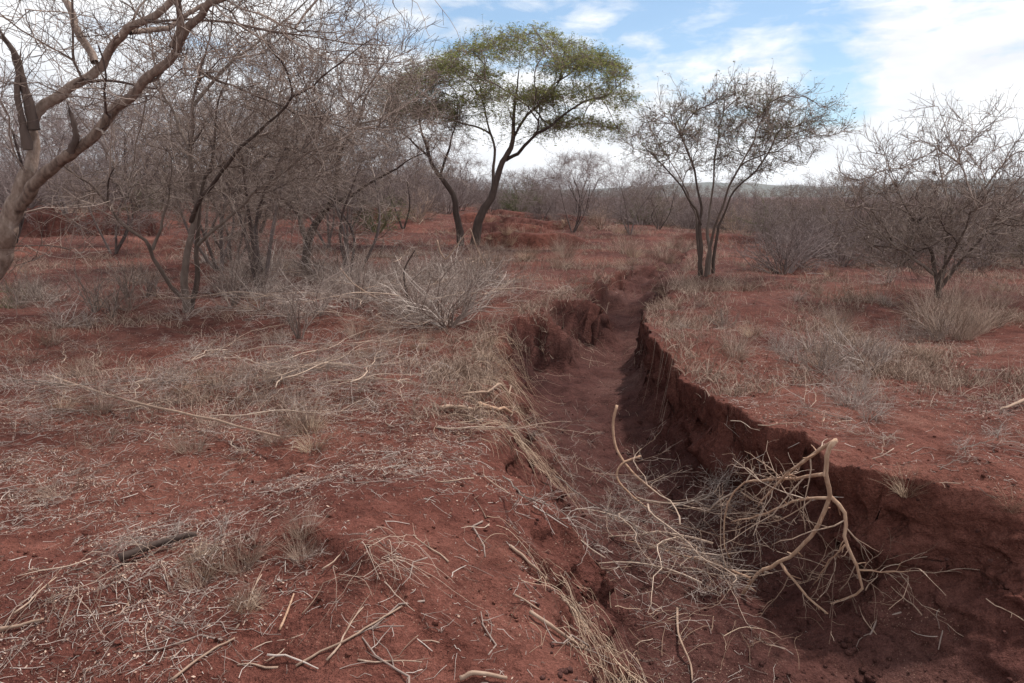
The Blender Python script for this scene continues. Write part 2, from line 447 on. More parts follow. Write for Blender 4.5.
def split_tree(chains, root, thr, rng, trunk_mat, twig_mat, sprays, seed, sides=8, leaf=None, knob=.05, trunk_name='trunk', crown_name='crown'):
    """thick chains to the trunk mesh, thin ones and their shoots to the crown mesh"""
    tr = Tubes(seed); cr = Tubes(seed + 1)
    thin = []
    for P, r in chains:
        if r.max() > thr:
            k = max(5, int(len(P) * 1.5))
            # thick part up to the point it gets thin goes to trunk whole
            Q, q = resample(P, r, k); tr.add(Q, q, sides, knobby=knob)
            if r.min() < thr * 1.3: thin.append(resample(P[len(P) // 2:] if len(P) > 3 else P, r[len(P) // 2:] if len(P) > 3 else r, 6))
        else:
            Q, q = resample(P, r, 6); cr.add(Q, q, 4 if r.max() > .008 else 3); thin.append((Q, q))
    P = np.array([t[0] for t in thin]); q = np.array([t[1] for t in thin])
    last = (P, q)
    for kw in sprays:
        last = spray(*last, rng=rng, **kw)
        cr.add(*last, 3)
        if kw.get('k', 0) and kw.get('n', 0) and len(last[0]): pass
    if not tr.empty(): tr.build(trunk_name, trunk_mat, root)
    c = cr.build(crown_name, twig_mat, root)
    if leaf:
        n, size, zmin, mat, filt = leaf
        P, q = last
        flat = P[:, 1:].reshape(-1, 3)
        if filt is not None: flat = flat[filt(flat, rng)]
        pick = flat[rng.integers(0, len(flat), n)] + rng.normal(size=(n, 3)) * size * .7
        lf = Tubes(seed + 2)
        a = rng.normal(size=(n, 3)); a[:, 2] *= .35; a /= np.linalg.norm(a, axis=1, keepdims=True)
        b = np.cross(a, rng.normal(size=(n, 3)) * [.5, .5, 1]); b /= np.linalg.norm(b, axis=1, keepdims=True) + 1e-9
        L = size * (.6 + .8 * rng.random((n, 1))); W = L * .25
        V = np.stack([pick - a * L, pick + b * W, pick + a * L, pick - b * W], 1).reshape(-1, 3)
        Fa = np.arange(n * 4).reshape(-1, 4)
        lf.add_faces(V, Fa, np.repeat(rng.random(n), 4))
        lf.build('leaves', mat, c, smooth=False)
    return c

# ================================================================== SETTING
def build_ground():
    ys = [-6.0]
    while ys[-1] < 1.6: ys.append(ys[-1] + .09)
    while ys[-1] < 4500:
        y = ys[-1]
        if y < 2.3: d = .03
        elif y < 30: d = min(max(y * y / 1300, .013), .16)
        elif y < 60: d = .2
        else: d = .2 + (y - 60) * .06
        ys.append(y + d)
    ys = np.array(ys)
    xr = I(XR, ys); V = np.maximum(.72 * np.maximum(ys, 0) + 1.3, xr + 1.2); W = 9 + 1.0 * np.maximum(ys, 0) + 2 * np.maximum(ys - 200, 0)
    W = np.maximum(W, V + 2)
    cols = []
    def seg(a, b, n, end=False):
        u = np.linspace(0, 1, n, endpoint=end)
        cols.append(a[:, None] + (b - a)[:, None] * u[None])
    seg(-W, -V, 45); seg(-V, xr - .5, 430); seg(xr - .5, xr + .35, 110); seg(xr + .35, V, 230); seg(V, W, 45, True)
    X = np.concatenate(cols, 1); Y = np.repeat(ys[:, None], X.shape[1], 1)
    Z = np.empty_like(X); G = np.empty_like(X); S = np.empty_like(X); sl_ = np.empty_like(X); sr_ = np.empty_like(X)
    for a in range(0, len(ys), 100):
        z, g, sl, sr = height(X[a:a + 100], Y[a:a + 100], True)
        Z[a:a + 100] = z; G[a:a + 100] = g; S[a:a + 100] = np.where(sr < sl, sr, sl); sl_[a:a + 100] = sl; sr_[a:a + 100] = sr
    # hollows and ribs in the cut faces: push them sideways by a noise in height
    wall = 4 * S * (1 - S) * (G > .02) * (I(DP, Y) / 1.0)
    nz = .13 * perlin(Y * 2.1, Z * 3.6, 61) + .10 * perlin(Y * 5, Z * 8, 62) + .05 * perlin(Y * 12, Z * 16, 63) + .025 * perlin(Y * 30, Z * 34, 66)
    nz = nz + .045 * perlin(Y * 1.2 + X * 1.2, Z * 13, 65)
    X2 = X + wall * nz
    side = (sr_ < sl_)
    cut = sstep(.06, .3, S) * (1 - sstep(.75, 1.0, S)) * np.clip(.45 + .9 * perlin(Y * .9, 0 * Y + 4.4, 64), 0, 1.2)
    X2_add = np.where(side, .13, -.10) * cut * (G > .02)
    nr, nc = X.shape
    X2 = X2 + X2_add
    verts = np.stack([X2, Y, Z], -1).reshape(-1, 3)
    i = np.arange(nr - 1)[:, None] * nc; j = np.arange(nc - 1)[None]
    q = np.stack([i + j, i + j + 1, i + nc + j + 1, i + nc + j], -1).reshape(-1, 4)
    me = new_mesh('ground', verts, [q])
    soil_tone = np.clip(G * .9 + .7 * sstep(6, 14, Y) * sstep(-.7, .4, fbm(X / 2.5, Y / 2.5, 2, 66)) , 0, 1)
    a = me.attributes.new('soil_tone', 'FLOAT', 'POINT'); a.data.foreach_set('value', soil_tone.astype(np.float32).ravel())
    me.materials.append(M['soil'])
    o = bpy.data.objects.new('ground', me); COL.objects.link(o); o['kind'] = 'structure'
build_ground()

def build_hills():
    rng = np.random.default_rng(3)
    n = 220; xs = np.linspace(-4200, 5200, n)
    prof = 30 + 24 * np.clip(fbm(xs / 1500, 0 * xs + 2.2, 4, 71) + .35, 0, 2) + 40 * np.exp(-((xs - 2050) / 600) ** 2) + 26 * np.exp(-((xs - 900) / 350) ** 2)
    rows = []
    for f, yy in [(0, 3000), (.45, 3250), (.8, 3420), (1, 3600), (.9, 3800), (0, 4200)]:
        rows.append(np.stack([xs, yy + 80 * perlin(xs / 300, 0 * xs + yy, 72), -6 + prof * f * (1 + .18 * perlin(xs / 170, 0 * xs + yy / 90, 73))], -1))
    V = np.array(rows); nr = len(rows)
    i = np.arange(nr - 1)[:, None] * n; j = np.arange(n - 1)[None]
    q = np.stack([i + j, i + j + 1, i + n + j + 1, i + n + j], -1).reshape(-1, 4)
    me = new_mesh('hills', V.reshape(-1, 3), [q]); me.materials.append(M['hill'])
    o = bpy.data.objects.new('hills', me); COL.objects.link(o); o['kind'] = 'structure'
build_hills()

# ================================================================== TREES
def local(px, Y, base):
    """list of (px, py[, dy]) at distance Y(+dy) to points local to base"""
    return np.array([at(p[0], p[1], Y + (p[2] if len(p) > 2 else 0)) - base for p in px])

def pads(spec, Y, base, rng, per, depth, thick):
    """crown tips in flattened layers: (px, py, radius px, weight)"""
    out = []
    for p in spec:
        w = p[3] if len(p) > 3 else 1
        n = int(per * w); c = at(p[0], p[1], Y) - base; rad = p[2] * Y / F
        a = rng.random(n) * 2 * math.pi; r = np.sqrt(rng.random(n)) * rad
        yo = (rng.random(n) - .5) * 2 * depth
        out.append(np.stack([c[0] + r * np.cos(a), c[1] + r * np.sin(a) * .8 + yo, c[2] + rng.normal(size=n) * thick], 1))
    t = np.concatenate(out); return t[rng.permutation(len(t))]

def limb(px, Y, base, r0, r1, k=14, parent=None, pw=1.0):
    pts = local(px, Y, base)
    if parent in (None, (0, 0)):          # root every stem in the soil
        q = np.array([pts[0, 0], pts[0, 1], -.10])
        pts = np.vstack([q, pts]) if pts[0, 2] > .04 else np.vstack([q, pts[1:]])
    P = smooth_line(pts, k)
    ln = np.linalg.norm(P[-1] - P[0]); u = np.linspace(0, 1, k); sd = px[0][0] * .37 + px[-1][1] * .11
    for c, q in ((0, 1.1), (1, 2.7), (2, 3.9)):
        P[:, c] += ln * np.minimum(u * 4, 1) * (.030 * perlin(u * 4 + sd, q + 0 * u, 7) + .014 * perlin(u * 11 + sd, q + 0 * u, 8))
    return (P, r1 + (r0 - r1) * (1 - np.linspace(0, 1, k)) ** pw, parent)

# --- old leaning tree at the side of the frame
def tree_old():
    rng = np.random.default_rng(101); Y = 7.4
    b = at(-62, 352, Y); b[2] = hz(b[0], b[1]) - .03
    t = thing('old_tree', 'stout old bare tree with peeling pale bark, dark broken stubs and two slanting limbs', 'tree', b)
    base = [
        limb([(-62, 354), (-40, 318), (-12, 272), (8, 225), (24, 190), (30, 170)], Y, b, .14, .075, 22),
        limb([(24, 190), (33, 150, .1), (36, 122, .15), (60, 96, .2), (95, 65, .2), (130, 32, .1), (170, -6, 0), (215, -60, 0)], Y, b, .056, .022, 26, (0, 18)),
        limb([(12, 215), (40, 180, -.2), (75, 147, -.35), (125, 96, -.5), (172, 48, -.6), (222, 4, -.7), (262, -40, -.9)], Y, b, .058, .022, 26, (0, 14)),
        limb([(95, 62, .2), (76, 22, .4), (52, -14, .6), (30, -60, .8)], Y, b, .036, .022, 12, (1, 13)),
        limb([(172, 48, -.6), (182, 25, -.6), (178, 5, -.7), (190, -40, -.9)], Y, b, .03, .016, 10, (2, 16)),
        limb([(130, 32, .1), (165, 28, .5), (205, 5, .8), (240, -30, 1)], Y, b, .026, .016, 10, (1, 16)),
        limb([(-12, 272), (-40, 200, .3), (-80, 120, .5), (-100, 20, .8)], Y, b, .08, .035, 12, (0, 9)),
    ]
    # tips round the limbs
    n = 150
    tp = np.stack([rng.uniform(-120, 420, n), rng.uniform(-150, 110, n)], 1)
    keep = tp[:, 1] < 130 - .25 * np.clip(tp[:, 0] - 60, 0, 400)
    tips = np.array([at(p[0], p[1], Y + rng.normal() * .8) - b for p in tp[keep]])
    low = np.array([at(p[0], p[1], Y + rng.normal() * .5) - b for p in [(70, 250), (30, 262), (110, 200), (55, 215), (95, 235), (20, 130), (5, 60), (0, 100)]])
    ch = grow(base, np.vstack([tips, low]), rng, .0042, 2.7, .2, .16, .05, 1.2)
    tr = Tubes(1); cr = Tubes(2); thin = []
    for k, (P, r) in enumerate(ch):
        if k < 7:
            Q, q = resample(P, r, 80)
            Q = Q + np.stack([perlin(np.arange(80) * .23, c + k * 3.1 + np.zeros(80), 17) for c in (0., 7., 13.)], 1) * (q * .2)[:, None]; q = q * (1 + .10 * perlin(np.arange(80) * .31, k + .3 + np.zeros(80), 18))
            tr.add(Q, q, 16, knobby=.035)
            if k: thin.append(resample(P[5:], r[5:], 6))
        else:
            Q, q = resample(P, r, 7); cr.add(Q, q, 5 if r.max() > .01 else 4); thin.append((Q, q))
    # knots and bark ridges
    tk = tr.build('trunk', M['bark_pale'], t)
    A = np.array([x[0] for x in [resample(P, r, 6) for P, r in thin]]); q = np.array([x[1] for x in [resample(P, r, 6) for P, r in thin]])
    s1 = spray(A, q, 6, .15, 1, .7, .4, .85, .25, 9, .45, .12, .2, rng, .0036)
    cr.add(*s1, 3)
    s2 = spray(*s1, n=2, lo=.2, hi=1, length=.26, lvar=.4, ang=.9, avar=.3, k=5, rs=.75, up=.1, wig=.22, rng=rng, rmin=.0028)
    cr.add(*s2, 3)
    cr.build('crown', M['twig_brown'], t)
    for px, r0 in [([(34, 130), (30, 108), (22, 80), (14, 52), (2, 36)], .05), ([(28, 150, -.05), (22, 120, -.05), (17, 92, -.05), (19, 66, -.02)], .04),
                   ([(70, 152, -.38), (76, 138, -.4), (74, 124, -.4), (71, 113, -.4)], .035)]:
        st = Tubes(int(px[0][0])); P = smooth_line(local(px, Y, b), 12)
        st.add(P, r0 * np.linspace(1, .42, 12), 10, knobby=.2)
        for _ in range(5):  # torn splinters
            c = P[10] + rng.normal(size=3) * r0 * .2; e = c + (P[11] - P[8]) * (.5 + .9 * rng.random()) + rng.normal(size=3) * .012
            st.add(np.linspace(c, e, 5), np.linspace(r0 * .26, .002, 5), 5, knobby=.2)
        st.build('broken_stub', M['bark_dark'], tk)
    # loose plates of bark
    return t
tree_old()

SPR = [dict(n=4, lo=.1, hi=1, length=.55, lvar=.4, ang=.8, avar=.25, k=7, rs=.6, up=.15, wig=.18, rmin=.0042),
       dict(n=2, lo=.15, hi=1, length=.22, lvar=.4, ang=.9, avar=.3, k=4, rs=.8, up=.1, wig=.22, rmin=.0034)]

def ell(n, rng, px, py, rx, ry, Y, b, dy):
    v = rng.normal(size=(n, 3)); v /= np.linalg.norm(v, axis=1, keepdims=True); v *= rng.random((n, 1)) ** (1 / 2.6)
    c = at(px, py, Y) - b
    return np.stack([c[0] + v[:, 0] * rx * Y / F, c[1] + v[:, 1] * dy, c[2] + v[:, 2] * ry * Y / F], 1)

# --- grey multi-stemmed thorn tree with the low arching branch
def tree_arch():
    rng = np.random.default_rng(102); Y = 11.3
    b = at(187, 308, Y); b[2] = hz(b[0], b[1]) - .02
    t = thing('thorn_tree', 'bare grey multi-stemmed tree with one low branch curving up from its foot', 'tree', b)
    base = [
        limb([(187, 309), (186, 285), (188, 250), (191, 215), (192, 180), (188, 145), (194, 105), (204, 60), (214, 10)], Y, b, .062, .006, 24),
        limb([(190, 308, .1), (197, 285, .15), (199, 255, .2), (199, 225, .3), (206, 180, .4), (214, 130, .6), (226, 60, .7)], Y, b, .045, .006, 18, (0, 0)),
        limb([(186, 300, 0), (172, 287, -.1), (158, 262, -.2), (150, 247, -.3), (128, 226, -.4), (108, 204, -.5), (88, 182, -.6), (62, 166, -.7)], Y, b, .034, .010, 18, (0, 1)),
        limb([(152, 250, -.25), (163, 222, -.2), (170, 190, -.2), (172, 160, -.2)], Y, b, .026, .006, 9, (2, 6)),
        limb([(198, 245, .2), (214, 230, .1), (228, 216, 0), (262, 190, -.2), (300, 160, -.4), (335, 138, -.5)], Y, b, .028, .006, 14, (1, 7)),
        limb([(191, 222), (203, 198, -.2), (222, 170, -.4), (262, 128, -.6), (318, 84, -.8), (372, 40, -.9)], Y, b, .032, .006, 16, (0, 11)),
        limb([(189, 150), (172, 112, .2), (155, 66, .3), (146, 14, .4)], Y, b, .026, .006, 12, (0, 14)),
        limb([(194, 105), (232, 62, .3), (285, 18, .4), (330, -20, .5)], Y, b, .026, .006, 12, (0, 16)),
    ]
    tips = np.vstack([ell(250, rng, 215, 50, 160, 115, Y, b, 1.9), ell(200, rng, 315, 90, 130, 85, Y, b, 1.8), ell(60, rng, 120, 190, 70, 32, Y, b, .9), ell(110, rng, 255, 180, 95, 55, Y, b, 1.3)])
    ch = grow(base, tips[rng.permutation(len(tips))], rng, .0042, 2.75, .2, .2, .1, .8)
    split_tree(ch, t, .011, rng, M['bark_grey'], M['twig_brown'], SPR, 11)
tree_arch()

# --- dark tree behind the brush
def tree_dark():
    rng = np.random.default_rng(103); Y = 16.5
    b = at(304, 275, Y); b[2] = hz(b[0], b[1]) - .02
    t = thing('thorn_tree', 'bare dark-stemmed tree rising out of the tangled brush and spreading towards the green tree', 'tree', b)
    base = [limb([(304, 276), (308, 245), (317, 218), (336, 190), (345, 150), (362, 110), (385, 70)], Y, b, .10, .006, 20),
            limb([(309, 250), (300, 215, .3), (290, 170, .4), (280, 120, .4), (285, 70, .5)], Y, b, .06, .006, 16, (0, 3)),
            limb([(320, 213), (360, 190, -.3), (400, 165, -.4), (432, 150, -.5)], Y, b, .045, .006, 14, (0, 8)),
            limb([(300, 215, .3), (272, 190, .1), (250, 172, 0), (232, 150, -.1)], Y, b, .035, .006, 12, (1, 7))]
    tips = np.vstack([ell(380, rng, 335, 95, 115, 80, Y, b, 2.3), ell(60, rng, 270, 150, 60, 50, Y, b, 1.4), ell(60, rng, 400, 160, 60, 40, Y, b, 1.4)])
    ch = grow(base, tips[rng.permutation(len(tips))], rng, .0040, 2.6, .25, .16, .15, 1.0)
    split_tree(ch, t, .018, rng, M['bark_grey'], M['twig_brown'], SPR, 21)
tree_dark()

# --- green flat-topped acacia and its bare companion
def tree_green():
    rng = np.random.default_rng(104); Y = 26.0
    b = at(474, 244, Y); b[2] = hz(b[0], b[1]) - .03
    t = thing('acacia_tree', 'flat-topped acacia with feathery green crown and dark leaning trunk', 'tree', b)
    base = [limb([(474, 245), (479, 222), (490, 196), (500, 170), (510, 150), (514, 120), (516, 90), (520, 62)], Y, b, .165, .008, 24),
            limb([(492, 192), (494, 165, .5), (492, 140, .8), (485, 110, 1), (478, 80, 1)], Y, b, .06, .008, 14, (0, 8)),
            limb([(506, 160), (522, 148, -.5), (545, 130, -.8), (575, 108, -1), (600, 98, -1)], Y, b, .06, .02, 14, (0, 12)),
            limb([(512, 140), (530, 112, .4), (552, 88, .7), (580, 66, .9)], Y, b, .048, .008, 14, (0, 15))]
    spec = [(590, 58, 28), (608, 92, 24), (578, 97, 22, .6), (596, 122, 24, .7), (548, 44, 34, 1.2), (510, 32, 30, 1.0), (475, 50, 36), (438, 68, 34, .9), (410, 80, 24, .6),
            (545, 72, 32, .9), (495, 74, 34, .8), (560, 130, 20, .3), (460, 90, 26, .5), (515, 54, 34, 1), (620, 76, 14, .4)]
    def shelf(n, x0, x1, ytop, droop, dep, thick):
        xm = (x0 + x1) / 2; hw = (x1 - x0) / 2
        u = rng.uniform(-1, 1, n); v = rng.uniform(-1, 1, n) * np.sqrt(1 - u * u)
        pyy = ytop + droop * (u * u + .6 * v * v) + np.abs(rng.normal(size=n)) * thick + 5 * perlin(u * 3, v * 3, int(x0))
        return np.array([at(xm + a_ * hw, c_, Y + v_ * dep) - b for a_, c_, v_ in zip(u, pyy, v)])
    tips = np.vstack([shelf(360, 428, 618, 27, 38, 3.0, 13), shelf(130, 398, 500, 60, 18, 2.2, 12), shelf(150, 520, 634, 84, 12, 1.9, 7), shelf(120, 535, 626, 116, 11, 1.6, 7), shelf(110, 540, 632, 56, 14, 1.8, 7), shelf(90, 455, 560, 88, 10, 2.0, 8),
                      shelf(100, 392, 465, 100, 14, 1.7, 8), ell(90, rng, 500, 112, 85, 34, Y, b, 1.6)])
    tips = tips[rng.permutation(len(tips))]
    ch = grow(base, tips, rng, .0045, 2.6, .3, .12, .1, 1.5)
    f = lambda p, r: (r.random(len(p)) < np.clip((p[:, 0] + 4.0) / 2.4, .15, 1) * np.clip((p[:, 2] - 2.7) / 1.3, .06, 1))
    split_tree(ch, t, .022, rng, M['bark_dark'], M['twig_brown'],
               [dict(n=6, lo=.2, hi=1, length=.34, lvar=.4, ang=.75, avar=.25, k=4, rs=.6, up=.03, wig=.14, rmin=.004, flat=.35),
                dict(n=3, lo=.2, hi=1, length=.15, lvar=.4, ang=.9, avar=.3, k=3, rs=.7, up=.03, wig=.2, rmin=.003)], 31,
               leaf=(48000, .045, 0, M['leaf'], f))
tree_green()

def tree_companion():
    rng = np.random.default_rng(105); Y = 25.4
    b = at(460, 247, Y); b[2] = hz(b[0], b[1]) - .03
    t = thing('acacia_tree', 'slender leafless acacia with curved stem standing close beside the green crowned acacia', 'tree', b)
    base = [limb([(461, 248), (459, 222), (452, 198), (438, 172), (428, 150), (420, 120), (412, 95)], Y, b, .13, .006, 18),
            limb([(440, 176), (452, 140, .3), (458, 110, .4), (455, 90, .5)], Y, b, .045, .006, 12, (0, 9)),
            limb([(432, 160), (410, 140, -.3), (398, 125, -.4), (388, 110, -.5)], Y, b, .04, .006, 11, (0, 11))]
    spec = [(400, 92, 26), (430, 80, 26), (412, 112, 28), (440, 104, 22), (392, 125, 22), (425, 135, 24, .7), (450, 125, 20, .7), (385, 105, 18, .6)]
    tips = pads(spec, Y, b, rng, 38, 1.2, .18)
    ch = grow(base, tips, rng, .0045, 2.6, .3, .14, .12, 1.2)
    split_tree(ch, t, .022, rng, M['bark_dark'], M['twig_brown'],
               [dict(n=6, lo=.2, hi=1, length=.45, lvar=.4, ang=.9, avar=.25, k=4, rs=.6, up=.02, wig=.2, rmin=.004),
                dict(n=3, lo=.2, hi=1, length=.22, lvar=.4, ang=.9, avar=.3, k=3, rs=.7, up=.05, wig=.2, rmin=.003)], 41,
               leaf=(6500, .045, 0, M['leaf_dull'], lambda p, r: p[:, 2] > 3.9 + .5 * r.random(len(p))))
tree_companion()

# --- vase-shaped tree at the head of the gully
def tree_vase():
    rng = np.random.default_rng(106); Y = 16.0
    b = at(705, 277, Y); b[2] = hz(b[0], b[1]) - .03
    t = thing('acacia_tree', 'sparse vase-shaped tree on several upright stems beside the gully head', 'tree', b)
    base = [limb([(701, 278), (700, 250), (702, 215), (696, 180), (691, 158)], Y, b, .055, .007, 14),
            limb([(709, 278), (708, 245, .1), (710, 205, .2), (715, 165, .3)], Y, b, .052, .007, 14, (0, 0)),
            limb([(713, 278, .15), (714, 248, .2), (722, 218, .2), (738, 190, .2), (756, 170, .2)], Y, b, .042, .007, 14, (0, 0)),
            limb([(705, 278, -.15), (711, 240, -.3), (724, 200, -.4), (740, 165, -.5)], Y, b, .04, .007, 12, (0, 0)),
            limb([(703, 278, .2), (696, 235, .3), (693, 205, .5), (678, 176, .6)], Y, b, .036, .007, 12, (0, 0)),
            limb([(701, 225), (690, 200, -.2), (668, 170, -.3), (645, 148, -.4)], Y, b, .026, .010, 12, (0, 8))]
    spec = [(636, 142, 14, .7), (660, 120, 24), (695, 105, 26, 1.1), (735, 95, 26, 1.1), (775, 100, 28, 1.2), (808, 115, 20), (826, 131, 12, .7), (785, 135, 26), (685, 138, 26), (730, 122, 28, 1.1),
            (660, 160, 14, .5), (755, 150, 20, .6), (765, 118, 24)]
    tips = np.vstack([pads(spec, Y, b, rng, 34, .9, .13), ell(150, rng, 733, 150, 85, 34, Y, b, .9)]); tips = tips[rng.permutation(len(tips))]
    ch = grow(base, tips, rng, .0040, 2.75, .2, .14, .3, 1.2)
    split_tree(ch, t, .011, rng, M['bark_grey'], M['twig_brown'],
               [dict(n=5, lo=.2, hi=1, length=.28, lvar=.4, ang=.6, avar=.25, k=4, rs=.7, up=.15, wig=.15, rmin=.0045),
                dict(n=2, lo=.2, hi=1, length=.14, lvar=.4, ang=.8, avar=.3, k=3, rs=.8, up=.1, wig=.2, rmin=.0035)], 51,
               leaf=(12000, .025, 0, M['leaf_dull'], None))
tree_vase()

# --- round bare tree over the flats on the other side
def tree_round():
    rng = np.random.default_rng(107); Y = 12.6
    b = at(937, 304, Y); b[2] = hz(b[0], b[1]) - .03
    t = thing('thorn_tree', 'low round leafless thorn tree with a short dark trunk in tall dry grass', 'tree', b)
    base = [limb([(937, 306), (938, 290), (935, 270), (925, 240), (912, 215)], Y, b, .058, .006, 12),
            limb([(937, 294), (945, 265, .2), (948, 230, .3), (951, 205, .4)], Y, b, .036, .006, 12, (0, 1)),
            limb([(940, 288, .1), (960, 262, .2), (985, 232, .2), (1000, 212, .2)], Y, b, .036, .006, 12, (0, 1)),
            limb([(935, 275), (905, 252, -.2), (875, 232, -.3), (852, 215, -.3)], Y, b, .028, .010, 14, (0, 1)),
            limb([(936, 280, -.1), (960, 240, -.5), (971, 210, -.7)], Y, b, .03, .006, 10, (0, 1))]
    tips = np.vstack([ell(470, rng, 962, 180, 124, 76, Y, b, 1.5), ell(110, rng, 890, 210, 60, 50, Y, b, .9), ell(150, rng, 975, 240, 85, 40, Y, b, 1.1), ell(90, rng, 890, 245, 55, 30, Y, b, .9)])
    ch = grow(base, tips[rng.permutation(len(tips))], rng, .0040, 2.8, .2, .16, .25, .3)
    split_tree(ch, t, .013, rng, M['bark_grey'], M['twig_brown'],
               [dict(n=4, lo=.15, hi=1, length=.34, lvar=.4, ang=.6, avar=.25, k=5, rs=.7, up=.25, wig=.18, rmin=.0042),
                dict(n=2, lo=.2, hi=1, length=.13, lvar=.4, ang=.8, avar=.3, k=3, rs=.8, up=.2, wig=.2, rmin=.003)], 61)
tree_round()

# --- prototypes of the bare thicket trees
def thicket_proto(seed, H, Rw, n, stems, mat, label, group, name='thorn_tree', flat=.0, thick=1.0):
    rng = np.random.default_rng(seed)
    t = thing(name, label, 'tree', (0, 0, 0), 0, group)
    base = []
    for s in range(stems):
        a = 2 * math.pi * (s + rng.random() * .6) / stems; sp = Rw * (.25 + .25 * rng.random())
        e = np.array([math.cos(a) * sp, math.sin(a) * sp, H * (.5 + .15 * rng.random())])
        mid = e * [.35, .35, .5] + rng.normal(size=3) * .06 * H * np.array([1, 1, .3])
        P = smooth_line([[math.cos(a) * .05, math.sin(a) * .05, 0], mid, e], 10)
        base.append((P, np.linspace(.040, .018, 10) * H / 4 * thick, None if s == 0 else (0, 0)))
    u = rng.random(n); a = rng.random(n) * 2 * math.pi
    z = H * (.12 + .88 * u ** .75); r = Rw * np.sqrt(rng.random(n)) * np.clip(.5 + 1.1 * (z / H - .12), .4, 1) * np.where(z > H * .72, np.sqrt(np.clip(1 - ((z / H - .72) / .34) ** 2, .05, 1)), 1)
    tips = np.stack([r * np.cos(a), r * np.sin(a), z], 1)
    ch = grow(base, tips, rng, .0045, 2.7, .28, .18, .2, H * .05)
    split_tree(ch, t, .02 * thick, rng, M['bark_mauve'], mat,
               [dict(n=7, lo=.1, hi=1, length=.42, lvar=.4, ang=.8, avar=.25, k=4, rs=.6, up=.12, wig=.2, rmin=.0045),
                dict(n=3, lo=.2, hi=1, length=.22, lvar=.4, ang=.9, avar=.3, k=3, rs=.7, up=.1, wig=.2, rmin=.0035)], seed, sides=6)
    return t

TH = [thicket_proto(201, 3.6, 2.1, 150, 4, M['twig_mauve'], 'x', 'x'),
      thicket_proto(202, 4.2, 2.3, 170, 3, M['twig_mauve'], 'x', 'x'),
      thicket_proto(203, 3.0, 1.9, 140, 5, M['twig_brown'], 'x', 'x'),
      thicket_proto(204, 4.8, 2.6, 180, 2, M['twig_mauve'], 'x', 'x', thick=1.5),
      thicket_proto(205, 2.4, 1.7, 130, 6, M['twig_mauve'], 'x', 'x')]

TP = [thicket_proto(206, 4.0, 2.0, 120, 4, M['twig_grey'], 'x', 'x', thick=1.1), thicket_proto(207, 3.4, 1.9, 105, 5, M['twig_grey'], 'x', 'x')]
# named mid-distance trees (Y, px, proto, scale, label)
rngp = np.random.default_rng(77)
def plant_px(proto, px, Y, s, label, group=None, rz=None, sz=None):
    p = at(px, 300, Y); z = hz(p[0], Y)
    return put(proto, (p[0], Y, z - .04), rngp.random() * 6.28 if rz is None else rz, s, label, group, sz=sz)

plant_px(TH[0], 572, 36, .95, 'rounded grey thorn bush-tree beyond the low red scarps, nearest to the green acacia')
plant_px(TH[1], 628, 33, .72, 'upright mauve-grey thorn tree halfway between the green acacia and the vase-shaped tree')
plant_px(TH[2], 656, 40, .9, 'small grey thorn tree just behind the vase-shaped tree, on its gully side')
plant_px(TH[4], 540, 46, 1.0, 'low grey thorn bush-tree directly behind the crown edge of the green acacia')
plant_px(TH[3], 405, 33, .62, 'pale grey bush-tree filling the gap left of the slender leafless acacia')

for px, Y, k, s in [(262, 13.8, 0, 1.0), (350, 15.2, 1, 1.0), (222, 18, 1, 1.2)]:
    plant_px(TP[k], px, Y, s, 'pale many-stemmed bare tree whose twigs interlace with the multi-stemmed grey tree', 'pale bare trees round the multi-stemmed grey tree')
G_L = 'bare trees of the thicket behind the old leaning tree'
L_L = 'bare tangled thorn tree in the thicket between the old leaning tree and the acacias'
for px, Y, k, s in [(20, 24, 3, 1.05), (75, 30, 1, 1.1), (118, 22, 0, 1.0), (150, 31, 3, 1.0), (208, 25, 1, 1.05), (236, 19, 2, 1.15), (262, 28, 3, 1.0), (330, 24, 1, .95),
                    (352, 30, 0, 1.0), (388, 40, 1, 1.0), (40, 42, 1, 1.3), (95, 46, 0, 1.4), (140, 44, 3, 1.2), (185, 40, 0, 1.3), (232, 46, 1, 1.3), (280, 42, 3, 1.2), (318, 46, 0, 1.4),
                    (365, 50, 1, 1.2), (-30, 30, 1, 1.1), (-40, 46, 3, 1.3), (420, 52, 0, 1.2), (450, 58, 1, 1.1), (15, 55, 3, 1.4), (70, 58, 1, 1.5), (125, 60, 3, 1.4), (175, 56, 1, 1.5), (255, 62, 3, 1.4), (305, 60, 1, 1.5)]:
    plant_px(TH[k], px, Y, s, L_L, G_L)

G_C = 'bare trees along the far edge of the red flats'
L_C = 'small hazy bare tree in the far row across the red flats'
for i in range(34):
    Y = 48 + 42 * rngp.random(); px = 400 + 330 * (i + rngp.random()) / 34
    plant_px(TH[int(rngp.integers(0, 5))], px, Y, .75 + .3 * rngp.random(), L_C, G_C)

G_R = 'bare trees in the low thicket beyond the vase-shaped tree'
L_R = 'mauve-grey bare thorn tree in the low thicket behind the round thorn tree'
for px, Y, k, s in [(765, 27, 4, 1.0), (800, 24, 2, .95), (835, 22, 0, .85), (870, 21, 4, 1.05), (820, 30, 1, .95), (780, 34, 0, .95), (860, 30, 3, .8), (900, 26, 2, 1.05), (985, 22, 4, 1.1), (1020, 19, 2, .95),
                    (1010, 26, 0, 1.0), (745, 38, 4, 1.2), (720, 42, 0, 1.0), (690, 44, 4, 1.1), (760, 45, 2, 1.2), (955, 28, 4, 1.2), (920, 33, 0, 1.1), (1060, 24, 1, .9)]:
    plant_px(TH[k], px, Y, s * .66, L_R, G_R)
for i in range(24):
    Y = 40 + 40 * rngp.random(); px = 690 + 380 * (i + rngp.random()) / 24
    plant_px(TH[int(rngp.integers(0, 5))], px, Y, .6 + .35 * rngp.random(), L_R, G_R)

